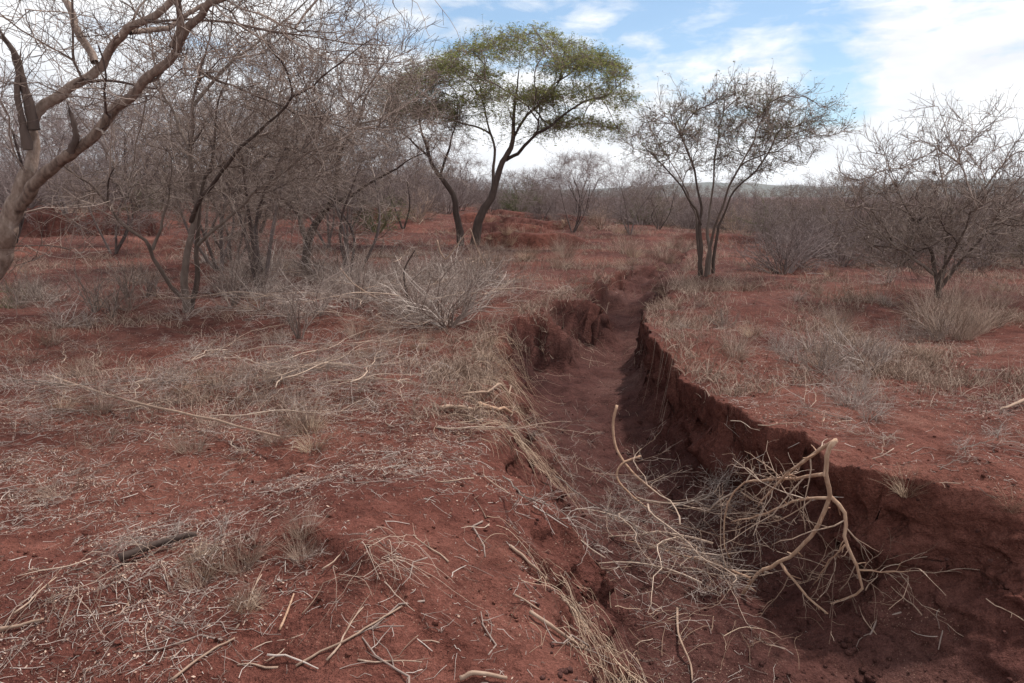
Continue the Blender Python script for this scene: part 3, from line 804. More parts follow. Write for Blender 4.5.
# ================================================================== SHRUBS AND TUFTS
def shrub_proto(seed, name, label, cat, H, stems, mat, spread=.5, n1=6, n2=4, rmin=.0018):
    rng = np.random.default_rng(seed)
    t = thing(name, label, cat, (0, 0, 0))
    a = rng.random(stems) * 2 * math.pi; tilt = spread * np.sqrt(rng.random(stems)) * 1.3
    L = H * (.7 + .5 * rng.random(stems))
    d = np.stack([np.cos(a) * np.sin(tilt), np.sin(a) * np.sin(tilt), np.cos(tilt)], 1)
    P = np.zeros((stems, 6, 3)); P[:, 0] = np.stack([np.cos(a), np.sin(a), 0 * a], 1) * .05 * rng.random((stems, 1)) - [0, 0, .03]
    for s in range(1, 6):
        d = d + rng.normal(size=d.shape) * .24; d /= np.linalg.norm(d, axis=1, keepdims=True)
        P[:, s] = P[:, s - 1] + d * (L / 5)[:, None]
    q = np.linspace(.010, .003, 6)[None] * np.ones((stems, 1)) * (H / .9)
    st = Tubes(seed); st.add(P, q, 4); st.build('stem', mat, t)
    tw = Tubes(seed + 1)
    s1 = spray(P, q, n1, .2, 1, H * .38, .4, .75, .25, 5, .6, .1, .22, rng, rmin); tw.add(*s1, 3)
    s2 = spray(*s1, n=n2, lo=.2, hi=1, length=H * .16, lvar=.4, ang=.9, avar=.3, k=4, rs=.7, up=.08, wig=.22, rng=rng, rmin=rmin * .8); tw.add(*s2, 3)
    tw.build('twigs', mat, t)
    return t

def tuft_proto(seed, label, H, n, mat, spread=.6, rad=.06, w=.0016, name='grass_tuft', cat='grass tuft'):
    rng = np.random.default_rng(seed)
    a = rng.random(n) * 2 * math.pi; tilt = spread * np.sqrt(rng.random(n)) * 1.4
    L = H * (.45 + .75 * rng.random(n))
    d = np.stack([np.cos(a) * np.sin(tilt), np.sin(a) * np.sin(tilt), np.cos(tilt)], 1)
    P = np.zeros((n, 5, 3)); r = rad * np.sqrt(rng.random((n, 1)))
    b = a + rng.normal(size=n) * .8
    P[:, 0] = np.concatenate([r * np.cos(b)[:, None], r * np.sin(b)[:, None], np.full((n, 1), -.03)], 1)
    for s in range(1, 5):
        d = d + rng.normal(size=d.shape) * .13; d[:, 2] -= .10 * rng.random(n) * s; d /= np.linalg.norm(d, axis=1, keepdims=True)
        P[:, s] = P[:, s - 1] + d * (L / 4)[:, None]
    T = Tubes(seed); T.add(P, np.linspace(1, .3, 5)[None] * w * (.7 + .7 * rng.random((n, 1))), 3)
    o = T.build(name, mat); tag(o, label, cat)
    return o

SH = [shrub_proto(301, 'dry_shrub', 'x', 'shrub', .9, 18, M['twig_pale'], 1.0), shrub_proto(302, 'dry_shrub', 'x', 'shrub', .7, 22, M['twig_brown'], .95), shrub_proto(303, 'dry_shrub', 'x', 'shrub', 1.3, 12, M['twig_grey'], .45),
      shrub_proto(304, 'dry_shrub', 'x', 'shrub', .6, 26, M['twig_pale'], 1.05)]
TU = [tuft_proto(311, 'x', .30, 120, M['straw']), tuft_proto(312, 'x', .22, 110, M['straw_grey'], .9, .09), tuft_proto(313, 'x', .4, 150, M['straw_grey'], .5, .10), tuft_proto(314, 'x', .16, 80, M['straw'], 1.0, .07)]

def put_px(proto, px, py, s, label, group=None, sz=None, dz=0.0):
    g = ground_px(px, py)
    return put(proto, (g[0], g[1], g[2] - .01 + dz), rngp.random() * 6.28, s, label, group, sz=sz)

# single ones
put_px(TU[0], 906, 492, .62, 'pale bushy grass tuft on the brink of the near bank above the gully')
put_px(TU[2], 303, 532, .42, 'grey stiff grass tuft crowning the top of the small earth mound')
put_px(TU[2], 250, 556, .40, 'thin grey grass tuft among the dark sticks on the mound')
put_px(TU[0], 1012, 508, .5, 'small grass tuft at the very edge of the near bank, beside the frame')
put_px(TU[1], 62, 492, .85, 'flattened grey grass tuft on open soil below the big brush heap')
put_px(SH[1], 822, 372, .62, 'dark dead shrub amid pale stems on the far bank of the gully')
put_px(SH[3], 850, 408, .5, 'low pale twiggy shrub with a dark hollow beneath on the far bank')
put_px(SH[2], 232, 306, .75, 'thin whippy dead sapling right beside the multi-stemmed grey tree')
put_px(SH[2], 300, 338, .55, 'slender twiggy dead sapling in front of the tangled brush')
put_px(SH[0], 887, 283, .55, 'small round dark shrub on the flats before the low thicket')
put_px(SH[1], 775, 252, .95, 'dark low bush at the foot of the low thicket behind the vase-shaped tree')
for px, py, k in [(795, 362, 3), (812, 352, 0), (838, 384, 3), (862, 402, 3), (845, 366, 1), (780, 350, 3), (868, 420, 3)]:
    put_px(SH[k], px, py, .36 + .2 * rngp.random(), 'low tangled dead weed in the brushy patch on the middle of the far bank', 'dead weeds of the brushy patch')
for i, (px, py) in enumerate([(925, 328), (950, 338), (975, 332), (960, 322), (990, 326), (940, 318)]):
    put_px(TU[2], px, py, 1.3 + .5 * rngp.random(), 'tall dry grass tuft standing round the foot of the round thorn tree', 'tall grass round the thorn tree')
for i, (px, py) in enumerate([(680, 285), (690, 290), (705, 292), (720, 287), (670, 292), (735, 290)]):
    put_px(TU[1], px, py, 1.6 + .5 * rngp.random(), 'dry grass tuft round the foot of the vase-shaped tree', 'grass round the vase-shaped tree')

for i in range(8):
    a = rngp.normal(size=2)
    put_px(TU[int(rngp.choice([0, 1, 2]))], 225 + 60 * a[0], 572 + 24 * a[1], .24 + .18 * rngp.random(), 'stiff grey grass tuft among the sticks bunched on the mound', 'grass among the sticks on the mound')
# brush belt in the middle left
G = 'dry shrubs of the tangled brush belt'
for i in range(46):
    px = 205 + 290 * rngp.random(); py = 255 + 58 * rngp.random() + (px - 205) * .06
    put_px(SH[int(rngp.choice([0, 0, 1, 3, 3]))], px, py, .7 + .5 * rngp.random(), 'leafless grey shrub in the tangled brush before the slender acacia', G)
G = 'dry shrubs under the old tree'
for i in range(18):
    put_px(SH[int(rngp.integers(0, 3))], -10 + 200 * rngp.random(), 285 + 42 * rngp.random(), .35 + .3 * rngp.random(), 'low dry shrub on the ground behind the old leaning tree', G)
G = 'dead stems on the far bank'
for i in range(22):
    px = 660 + 340 * rngp.random(); py = 300 + 75 * rngp.random()
    if px < 640 + (py - 290) * 1.0 + 30: continue
    put_px(SH[int(rngp.choice([0, 1, 3]))], px, py, .28 + .25 * rngp.random(), 'small dead weed standing on the flats across the gully', G)
G = 'grass tufts on the far bank'
for i in range(42):
    py = 258 + 150 * rngp.random() ** 1.3; px = 655 + 380 * rngp.random()
    if px < 645 + max(0, py - 300) * 1.0 + 18: continue
    put_px(TU[int(rngp.integers(0, 4))], px, py, .5 + .45 * rngp.random(), 'short dry grass tuft on the flats across the gully', G)
G = 'grass tufts on the near flats'
for i in range(62):
    py = 262 + 190 * rngp.random() ** 1.2; px = -20 + 520 * rngp.random()
    put_px(TU[int(rngp.integers(0, 4))], px, py, .45 + .4 * rngp.random(), 'short dry grass tuft among sticks on the open ground this side of the gully', G)
G = 'grass tufts on the low scarps'
for i in range(60):
    py = 214 + 55 * rngp.random(); px = 470 + 210 * rngp.random()
    put_px(TU[int(rngp.integers(0, 4))], px, py, 1.2 + .6 * rngp.random(), 'dry grass tuft on the red ground between the acacias and the gully', G)
G = 'small green weeds by the old tree'
gw = tuft_proto(321, 'x', .22, 60, M['leaf_dull'], .8, .06, .003, 'weed', 'weed')
for px, py in [(6, 292), (16, 302), (2, 308), (26, 296)]:
    put_px(gw, px, py, 1.2, 'dull green weed at the foot of the old leaning tree', G)

# ================================================================== DEAD BRANCHES
def branch_proto(seed, L, r0, mat, tmat, flat=.35, n1=9, n2=5, n3=2, label='x', name='dead_branch', bend=.24):
    rng = np.random.default_rng(seed)
    t = thing(name, label, 'branch', (0, 0, 0))
    P = np.zeros((12, 3)); d = np.array([1., 0, .10])
    for s in range(1, 12):
        d = d + rng.normal(size=3) * bend * np.array([1, 1.4, .6]); d /= np.linalg.norm(d); P[s] = P[s - 1] + d * L / 11
    P[:, 2] = np.abs(P[:, 2]) * .7 + r0
    q = np.linspace(r0, r0 * .25, 12)
    b = Tubes(seed); b.add(P, q, 7, cap=True, knobby=.06)
    s1 = spray(P[None], q[None], n1, .12, 1, L * .42, .35, .75, .2, 9, .6, .06, .2, rng, .0032)
    s1[0][:, :, 2] = np.abs(s1[0][:, :, 2] * flat) + .01
    b.add(s1[0], s1[1], 4); b.build('bough', mat, t)
    tw = Tubes(seed + 1)
    s2 = spray(*s1, n=n2, lo=.15, hi=1, length=L * .19, lvar=.45, ang=.85, avar=.25, k=6, rs=.6, up=.05, wig=.24, rng=rng, rmin=.0022)
    s2[0][:, :, 2] = np.maximum(s2[0][:, :, 2], .0); tw.add(*s2, 3)
    s3 = spray(*s2, n=n3, lo=.15, hi=1, length=L * .07, lvar=.4, ang=.9, avar=.3, k=4, rs=.7, up=.05, wig=.2, rng=rng, rmin=.0017)
    s3[0][:, :, 2] = np.maximum(s3[0][:, :, 2], .0); tw.add(*s3, 3)
    tw.build('twigs', tmat, t)
    return t

DB = [branch_proto(401, 1.5, .0075, M['wood_grey'], M['twig_pale']), branch_proto(402, 1.2, .0065, M['bark_grey'], M['twig_pale'], .45),
      branch_proto(403, 1.7, .009, M['wood_grey'], M['twig_grey'], .5), branch_proto(404, .9, .005, M['wood_grey'], M['twig_pale'], .4)]

def lay(proto, x, y, rz, s=1.0, lift=0.0, label=None, group=None):
    """lay a branch along the slope under it"""
    e = .45 * s
    gx = (hz(x + e, y) - hz(x - e, y)) / (2 * e); gy = (hz(x, y + e) - hz(x, y - e)) / (2 * e)
    c, sn = math.cos(rz), math.sin(rz)
    # branch runs along local +x
    sl = gx * c + gy * sn; sc = -gx * sn + gy * c
    o = put(proto, (x, y, hz(x, y) + lift), rz, s, label, group)
    o.rotation_euler = (math.atan(np.clip(sc, -.7, .7)), -math.atan(np.clip(sl, -.7, .7)), rz)
    return o

# the big heap on the left
G = 'cut thorn branches heaped on the open ground'
for i in range(38):
    u = rngp.random(); x = -3.3 + 2.3 * u; y = 6.25 + .38 * rngp.normal()
    lay(DB[int(rngp.integers(0, 4))], x, y, rngp.random() * 6.28, .42 + .35 * rngp.random(), .03 + .32 * rngp.random(), 'grey thorn branch in the long brush heap before the multi-stemmed grey tree', G)
G = 'branches in the second heap'
for i in range(14):
    lay(DB[int(rngp.integers(0, 4))], -1.15 + .35 * rngp.normal(), 6.5 + .25 * rngp.normal(), rngp.random() * 6.28, .35 + .25 * rngp.random(), .02 + .16 * rngp.random(), 'thorn branch in the small dark heap at the gully end of the long brush heap', G)
G = 'sticks bunched on the mound'
for i in range(6):
    lay(DB[int(rngp.choice([1, 3]))], -1.45 + .24 * rngp.normal(), 3.22 + .14 * rngp.normal(), rngp.random() * 6.28, .26 + .16 * rngp.random(), .0 + .03 * rngp.random(), 'thin dead thorn branch piled on the small earth mound', G)
G = 'fallen branches of the brush belt'
for i in range(46):
    p = ground_px(230 + 265 * rngp.random(), 280 + 55 * rngp.random())
    lay(DB[int(rngp.integers(0, 4))], p[0], p[1], rngp.random() * 6.28, .6 + .5 * rngp.random(), .05 + .4 * rngp.random(), 'fallen thorn branch lying in the tangled brush before the acacias', G)
G = 'loose branches across the flats'
for i in range(30):
    p = ground_px(-20 + 500 * rngp.random(), 310 + 130 * rngp.random())
    lay(DB[int(rngp.integers(0, 4))], p[0], p[1], rngp.random() * 6.28, .28 + .32 * rngp.random(), .0, 'single thorn branch lying flat on the ground this side of the gully', G)
G = 'loose branches on the far bank'
for px, py in [(850, 420), (905, 440), (940, 470), (1015, 415), (880, 455), (780, 380), (830, 390), (870, 400), (700, 330), (745, 350), (960, 450)]:
    p = ground_px(px, py); lay(DB[int(rngp.choice([1, 3]))], p[0], p[1], rngp.random() * 6.28, .35 + .25 * rngp.random(), 0, 'small dead branch lying on the ground across the gully', G)
G = 'thorn branches thrown into the gully'
for i in range(20):
    x = 1.15 + .27 * rngp.normal(); y = 5.3 + .40 * rngp.normal()
    x = min(max(x, .75), 1.65)
    lay(DB[int(rngp.integers(0, 4))], x, y, rngp.random() * 6.28, .62 + .28 * rngp.random(), .03 + .28 * rngp.random(), 'grey twiggy thorn branch tangled on the gully bed', G)
G = 'pale branches on the gully slope'
for i in range(7):
    p = ground_px(rngp.uniform(490, 600), rngp.uniform(415, 525))
    lay(DB[int(rngp.choice([1, 3]))], p[0], p[1], rngp.uniform(-1.2, .6), .5 + .25 * rngp.random(), .02 + .08 * rngp.random(), 'pale thorn branch spilling down the sloping side of the gully', G)

# the big forked branch standing in the gully
def gully_branch():
    rng = np.random.default_rng(420); Y = 4.75
    b = np.array([at(738, 601, Y)[0], Y, 0]); b[2] = hz(b[0], Y)
    t = thing('forked_branch', 'large tan forked branch standing upright in the gully, its tip above the far bank', 'branch', b)
    def C(px, r0, r1, k=16):
        q = local(px, Y, b); P = .45 * smooth_line(q, k) + .55 * resample(q, np.zeros(len(q)), k)[0]; return P, np.linspace(r0, r1, k)
    main = [C([(836, 440, -.62), (827, 453, -.6), (825, 476, -.56), (830, 496, -.5), (815, 531, -.4), (792, 556, -.28), (757, 574, -.12), (738, 601), (715, 610, .05), (691, 614, .1)], .0135, .0095, 34),
            C([(830, 496, -.5), (846, 516, -.52), (844, 541, -.54), (857, 566, -.56), (862, 591, -.56), (832, 604, -.4), (800, 606, -.2)], .012, .004, 18),
            C([(836, 440, -.62), (812, 456, -.45), (791, 470, -.3), (766, 496, -.1), (758, 508, 0)], .0115, .005, 14),
            C([(825, 474, -.56), (790, 479, -.2), (745, 482, .3), (728, 502, .35), (722, 540, .35), (732, 562, .3)], .011, .004, 16),
            C([(829, 498, -.5), (795, 500, -.25), (763, 515, 0), (730, 522, .2)], .009, .004, 12),
            C([(781, 563, -.24), (801, 591, -.35), (831, 616, -.45), (861, 655, -.6)], .009, .0035, 12),
            C([(750, 578, -.1), (700, 560, .2), (655, 548, .35), (620, 540, .4)], .009, .003, 12),
            C([(858, 570, -.56), (880, 572, -.55), (912, 571, -.6)], .006, .0025, 8),
            C([(845, 545, -.54), (826, 566, -.4), (812, 585, -.3)], .006, .003, 8)]
    tb = Tubes(421); P0 = []
    def stubs(P, r, n):
        a = spray(P[None], r[None], n, .04, .96, .05, .6, 1.0, .25, 4, .45, .0, .12, rng, .002, .6); tb.add(*a, 5)
    for k, (P, r) in enumerate(main):
        stubs(P, r, 12 if k == 0 else 6)
        P[1:] += rng.normal(size=P[1:].shape) * .003
        P[1:, 0] += .006 * perlin(np.arange(1, len(P)) * .7, k + .5, 9); P[1:, 2] += .006 * perlin(np.arange(1, len(P)) * .7, k + 7.5, 9)
        tb.add(P, r, 9, cap=True, knobby=.05); Q, q = resample(P, r, 10)
        if k: P0.append((Q, q))
    tb.build('bough', M['wood_tan'], t)
    A = np.array([x[0] for x in P0]); q = np.array([x[1] for x in P0])
    tw = Tubes(422)
    s1 = spray(A, q, 12, .1, 1, .34, .4, .85, .25, 8, .5, .0, .2, rng, .0022); tw.add(*s1, 4)
    s2 = spray(*s1, n=4, lo=.2, hi=1, length=.13, lvar=.4, ang=.9, avar=.3, k=5, rs=.6, up=.0, wig=.2, rng=rng, rmin=.0015); tw.add(*s2, 3)
    tw.build('twigs', M['wood_grey'], t)
gully_branch()

# ------------------------------------------------------------------ single sticks
def stick(px, r0, r1, label, mat='wood_grey', lift=.0, Y=None, name='stick', sides=8, k=16, arch=0.0, sharp=0.0):
    pts = np.array([ground_px(*p) if Y is None else at(p[0], p[1], Y + (p[2] if len(p) > 2 else 0)) for p in px])
    b = pts[0].copy()
    P = (1 - sharp) * smooth_line(pts, k) + sharp * resample(pts, np.zeros(len(pts)), k)[0]
    if Y is None: P[:, 2] = np.maximum(height(P[:, 0], P[:, 1]), P[:, 2]) + r0 * .8 + lift + arch * np.sin(np.linspace(0, math.pi, k))
    T = Tubes(int(px[0][0] * 7 + px[0][1])); T.add(P - b, np.linspace(r0, r1, k), sides, cap=True, knobby=.06, tint=.5)
    o = T.build(name, M[mat]); o.location = b
    return tag(o, label, 'stick')

stick([(47, 386), (118, 410), (171, 424), (242, 442), (280, 452)], .012, .007, 'long slightly bent grey pole lying through the big brush heap', lift=.09)
stick([(120, 566), (160, 551), (197, 541)], .02, .013, 'thick dark short log on the mound beside the grass tuft', 'bark_dark', .02)
stick([(478, 410), (500, 416), (512, 419)], .022, .014, 'short thick log sticking out over the gully brink, nearer the gully', 'wood_tan', .03)
stick([(440, 414), (458, 413), (476, 416)], .019, .014, 'short thick log lying just behind the gully brink', 'wood_grey', .03)
stick([(462, 400), (490, 398), (520, 404)], .012, .007, 'thin straight pole above the two short logs on the gully brink', 'wood_grey', .04)
stick([(530, 616), (548, 628), (566, 641), (586, 654)], .0085, .005, 'bent pale stick with a broken end on the bare bank near the bottom', 'wood_grey', .012)
stick([(436, 553), (437, 568), (440, 588)], .010, .004, 'short pale peg standing upright in the bare red soil', 'wood_tan', Y=3.42)
stick([(460, 683), (480, 678), (507, 683)], .009, .006, 'pale curved stick at the lower edge of the picture', 'wood_grey', .01)
stick([(0, 632), (22, 628), (44, 622)], .008, .005, 'short pale stick by the lower corner on bare soil', 'wood_grey', .006)
stick([(296, 668), (325, 652), (350, 640), (402, 608)], .0045, .003, 'long thin twig lying across the smooth mound slope', 'wood_grey', .004)
stick([(510, 548), (530, 566), (548, 582)], .007, .005, 'thin twig on the bare shoulder above the gully slope', 'wood_grey', .006)
stick([(172, 682), (200, 660), (235, 640)], .005, .003, 'thin crooked twig on bare soil below the mound', 'wood_grey', .004)
stick([(280, 632), (288, 612), (294, 596)], .005, .003, 'small upright-lying twig on the front of the mound', 'wood_tan', .004)
stick([(1024, 404), (1010, 410), (1000, 414)], .016, .008, 'stub of pale branch lying at the frame edge across the gully', 'wood_grey', .02)
stick([(617, 405), (613, 425, -.05), (617, 450, -.15), (634, 474, -.3), (658, 494, -.45)], .0125, .009, 'smooth tan curved branch arching up from the gully bed', 'wood_tan', Y=6.6, sides=9, k=22)
stick([(641, 456), (622, 464, -.05), (617, 478, -.1), (630, 494, -.2), (647, 508, -.3)], .011, .008, 'hooked tan branch leaning on the arching branch in the gully', 'wood_tan', Y=6.3, sides=9, k=20)
stick([(677, 610), (678, 635), (690, 665), (692, 683)], .008, .005, 'crooked brown stick on the gully bed below the forked branch', 'wood_grey', .006)
stick([(437, 240), (440, 252), (446, 260), (470, 228), (476, 246), (486, 268)], .013, .006, 'pale zigzag cut branch poking up out of the tangled brush', 'wood_grey', Y=12.2, k=26, sharp=.9)
stick([(284, 330), (296, 312), (300, 298), (340, 272), (356, 262)], .012, .006, 'bright crooked stem arching from the tangled brush', 'twig_pale', Y=10.4, k=20)
stick([(405, 312), (380, 300), (355, 285), (340, 268)], .018, .009, 'slanting pale branch in the middle of the tangled brush', 'wood_grey', Y=11.0, k=16)
stick([(409, 325), (408, 300), (404, 272), (415, 250)], .018, .008, 'dark upright stake at the near side of the tangled brush', 'bark_dark', Y=10.9, k=16)

# sticks strewn about
def stick_proto(seed, L, r):
    rng = np.random.default_rng(seed)
    P = np.zeros((8, 3)); d = np.array([1., 0, 0])
    for s in range(1, 8):
        d = d + rng.normal(size=3) * [.05, .11, .03] + (np.array([0, rng.normal() * .5, 0]) if s in (3, 6) else 0); d /= np.linalg.norm(d); P[s] = P[s - 1] + d * L / 7
    P[:, 2] = np.abs(P[:, 2]) * .5 + r * .7; P[:, 0] -= L / 2
    T = Tubes(seed); T.add(P, np.linspace(r, r * .55, 8), 6, cap=True, knobby=.08)
    if seed % 2: 
        s = spray(P[None], np.full((1, 8), r), 3, .3, .9, L * .4, .3, .7, .2, 5, .5, 0, .15, rng, .0015); s[0][:, :, 2] = np.abs(s[0][:, :, 2]) * .6; T.add(*s, 4)
    o = T.build('stick', M[['wood_grey', 'wood_grey', 'twig_pale'][seed % 3]]); tag(o, 'x', 'stick'); return o
STK = [stick_proto(500 + i, L, r) for i, (L, r) in enumerate([(.22, .004), (.32, .005), (.16, .0045), (.45, .006), (.26, .003), (.38, .004)])]
G1, G2, G3 = 'sticks strewn on the near ground', 'sticks strewn in the gully', 'sticks strewn across the gully'
n = 0
while n < 115:
    px = -20 + 1060 * rngp.random(); py = 330 + 350 * rngp.random() ** .8
    p = ground_px(px, py)
    if p[1] > 11: continue
    x, y = p[0], p[1]
    ingully = p[2] < -.35
    if ingully and rngp.random() < .5: continue
    if not ingully and x > 1.6: g, l = G3, 'loose dry stick on the bare ground of the bank across the gully'
    elif ingully: g, l = G2, 'loose dry stick lying down in the gully'
    else: g, l = G1, 'loose dry stick on the red soil this side of the gully'
    lay(STK[int(rngp.integers(0, 6))], x, y, rngp.random() * 6.28, .5 + .6 * rngp.random(), 0, l, g); n += 1

# ------------------------------------------------------------------ straw washed over the gully brink
def drape(x0, y0, wx, wy, n, L, head, seed, label, mat='straw', group=None):
    rng = np.random.default_rng(seed)
    k = 9; P = np.zeros((n, k, 3))
    p = np.stack([x0 + rng.normal(size=n) * wx, y0 + rng.normal(size=n) * wy], 1)
    a = head + rng.normal(size=n) * .62; l = L * (.35 + .8 * rng.random(n)); lift = .004 + .05 * rng.random(n) ** 2
    for s in range(k):
        P[:, s, 0] = p[:, 0]; P[:, s, 1] = p[:, 1]
        P[:, s, 2] = height(p[:, 0], p[:, 1]) + lift * (1 + 1.5 * math.sin(s / (k - 1) * 3.1)) 
        a = a + rng.normal(size=n) * .16
        # steep ground shortens the step seen from above
        q = p + np.stack([np.cos(a), np.sin(a)], 1) * (l / (k - 1))[:, None]
        dzz = height(q[:, 0], q[:, 1]) - height(p[:, 0], p[:, 1])
        f = 1 / np.sqrt(1 + np.clip(dzz / (l / (k - 1)), -3, 3) ** 2)
        p = p + np.stack([np.cos(a), np.sin(a)], 1) * (l / (k - 1) * f)[:, None]
    b = np.array([x0, y0, hz(x0, y0)])
    # smooth heights a little so stalks are stiff
    P[:, 1:-1, 2] = np.maximum(P[:, 1:-1, 2], .5 * P[:, 1:-1, 2] + .25 * (P[:, :-2, 2] + P[:, 2:, 2]))
    T = Tubes(seed); T.add(P - b, np.linspace(1, .5, k)[None] * (.0011 + .0016 * rng.random((n, 1)) ** 2), 3)
    o = T.build('straw_bundle', M[mat]); o.location = b
    return tag(o, label, 'straw', group)
drape(.34, 3.5, .2, .22, 80, .45, -.95, 601, 'thick bundle of golden straw hanging down the gully slope near the bottom')
drape(.46, 3.15, .14, .2, 150, .5, -1.1, 602, 'loose straw trailing at the lowest part of the near gully slope')
drape(-.1, 5.7, .2, .35, 130, .55, -.6, 604, 'pale straw mat spilling over the brink below the short logs')
drape(-.22, 6.9, .18, .4, 170, .6, -.5, 605, 'golden dry straw curtain on the slope beside the two short logs')
drape(-.28, 8.6, .14, .5, 240, .8, -.4, 606, 'dry straw hanging over the gully brink farther back')
drape(-.3, 10.1, .35, .35, 90, .5, -.6, 607, 'grey straw draped on the dark eroded bluff of the near bank', 'straw_grey')
drape(.6, 12.6, .4, .4, 80, .5, -.9, 608, 'grey straw draped on the second eroded bluff up the gully', 'straw_grey')
drape(-.56, 3.0, .08, .06, 32, .34, -.75, 609, 'fan of dry straw running down the gully side of the mound', 'straw_grey')
drape(-1.5, 3.25, .18, .10, 40, .35, -1.2, 611, 'grey straw lying under the sticks on the mound', 'straw_grey')
drape(-1.8, 3.0, .14, .08, 20, .35, -1.3, 612, 'scattered grey straw on the lower side of the mound', 'straw_grey')
drape(1.65, 8.3, .05, .5, 12, .5, 3.3, 613, 'few dry roots hanging down the dark cut wall of the gully', 'straw_grey')
drape(1.9, 11.2, .06, .5, 36, .4, 3.3, 614, 'grass fringe hanging over the far end of the cut wall', 'straw_grey')
drape(1.0, 4.0, .25, .15, 30, .4, 1.0, 615, 'pale dead stalks on the gully bed at the lower edge', 'straw')

# ------------------------------------------------------------------ uncountable cover
def pick_ground(n, y0, y1, pw, rng, dens):
    out = []; got = 0
    while got < n:
        m = 200000
        u = rng.random(m)
        if pw == 1: y = y0 * (y1 / y0) ** u
        else: y = (y0 ** (1 - pw) + u * (y1 ** (1 - pw) - y0 ** (1 - pw))) ** (1 / (1 - pw))
        x = (rng.random(m) * 2 - 1) * (.75 * y + 1.2)
        k = rng.random(m) < dens(x, y)
        out.append(np.stack([x[k], y[k]], 1)); got += k.sum()
    return np.concatenate(out)[:n]

def gully_mask(x, y):
    xl = I(XL, y); xr = I(XR, y)
    return ((x > xl + .15) & (x < xr + .02) & (y < 24)).astype(float)

def litter_density(x, y):
    a = fbm(x / 1.1, y / 1.1, 3, 81); b = fbm(x / .35, y / .35, 2, 85)
    d = np.clip(.32 + .75 * a + .35 * b, .03, 1)
    near = np.exp(-((y - 6.2) / 2.2) ** 2) * (x < -.2)
    d = np.clip(d + .45 * near, 0, 1)
    bare = sstep(4.7, 3.9, y) * sstep(-1.4, -.7, x) * sstep(.35, .1, x)
    d = d * (1 - .75 * bare)
    d = d * (1 - .6 * sstep(3.2, 2.5, y))
    d = d * (1 - .75 * np.exp(-((x + 2.1) / .9) ** 2 - ((y - 3.2) / .8) ** 2))
    bare2 = (x > 1.7) * sstep(6.5, 4.6, y); d = d * (1 - .7 * bare2)
    return d * (1 - .88 * gully_mask(x, y))

def build_litter():
    rng = np.random.default_rng(700)
    T = Tubes(700)
    p = pick_ground(46000, 2.0, 24, 1.4, rng, litter_density); n = len(p)
    L = .014 + .13 * rng.random(n) ** 3.2; a = rng.random(n) * 6.283; k = 4
    P = np.zeros((n, k, 3)); q = p.copy()
    for s in range(k):
        P[:, s, :2] = q; P[:, s, 2] = height(q[:, 0], q[:, 1]) + .002 + .012 * rng.random(n) ** 2 * (s > 0)
        a = a + rng.normal(size=n) * np.where(rng.random(n) < .25, .45, .07); q = q + np.stack([np.cos(a), np.sin(a)], 1) * (L / (k - 1))[:, None]
    steep = np.abs(P[:, -1, 2] - P[:, 0, 2]) < L * .9
    P = P[steep]; n = len(P)
    T.add(P, np.linspace(1, .6, k)[None] * (.0008 + .0015 * rng.random((n, 1)) ** 2.5), 3)
    o = T.build('twig_litter', M['twig_pale']); o['kind'] = 'stuff'
    # chips and dry leaflets
    p = pick_ground(120000, 2.0, 24, 1.4, rng, lambda x, y: litter_density(x, y) ** 1.6 * np.clip(.4 + 1.6 * perlin(x / .16, y / .16, 86), .05, 1)); n = len(p)
    c = np.stack([p[:, 0], p[:, 1], height(p[:, 0], p[:, 1]) + .003], 1)
    a = rng.random(n) * 6.283; s = (.0020 + .0062 * rng.random(n) ** 3)[:, None]
    u = np.stack([np.cos(a), np.sin(a), rng.normal(size=n) * .35], 1); v = np.stack([-np.sin(a), np.cos(a), rng.normal(size=n) * .35], 1) * (.3 + .5 * rng.random((n, 1)))
    V = np.stack([c - u * s, c + v * s * .9, c + u * s * 1.1, c - v * s], 1).reshape(-1, 3); V[:, 2] += .001
    T = Tubes(701); T.add_faces(V, np.arange(4 * n).reshape(-1, 4), np.repeat(rng.random(n), 4))
    o = T.build('leaf_litter', M['chip'], smooth=False); o['kind'] = 'stuff'
build_litter()

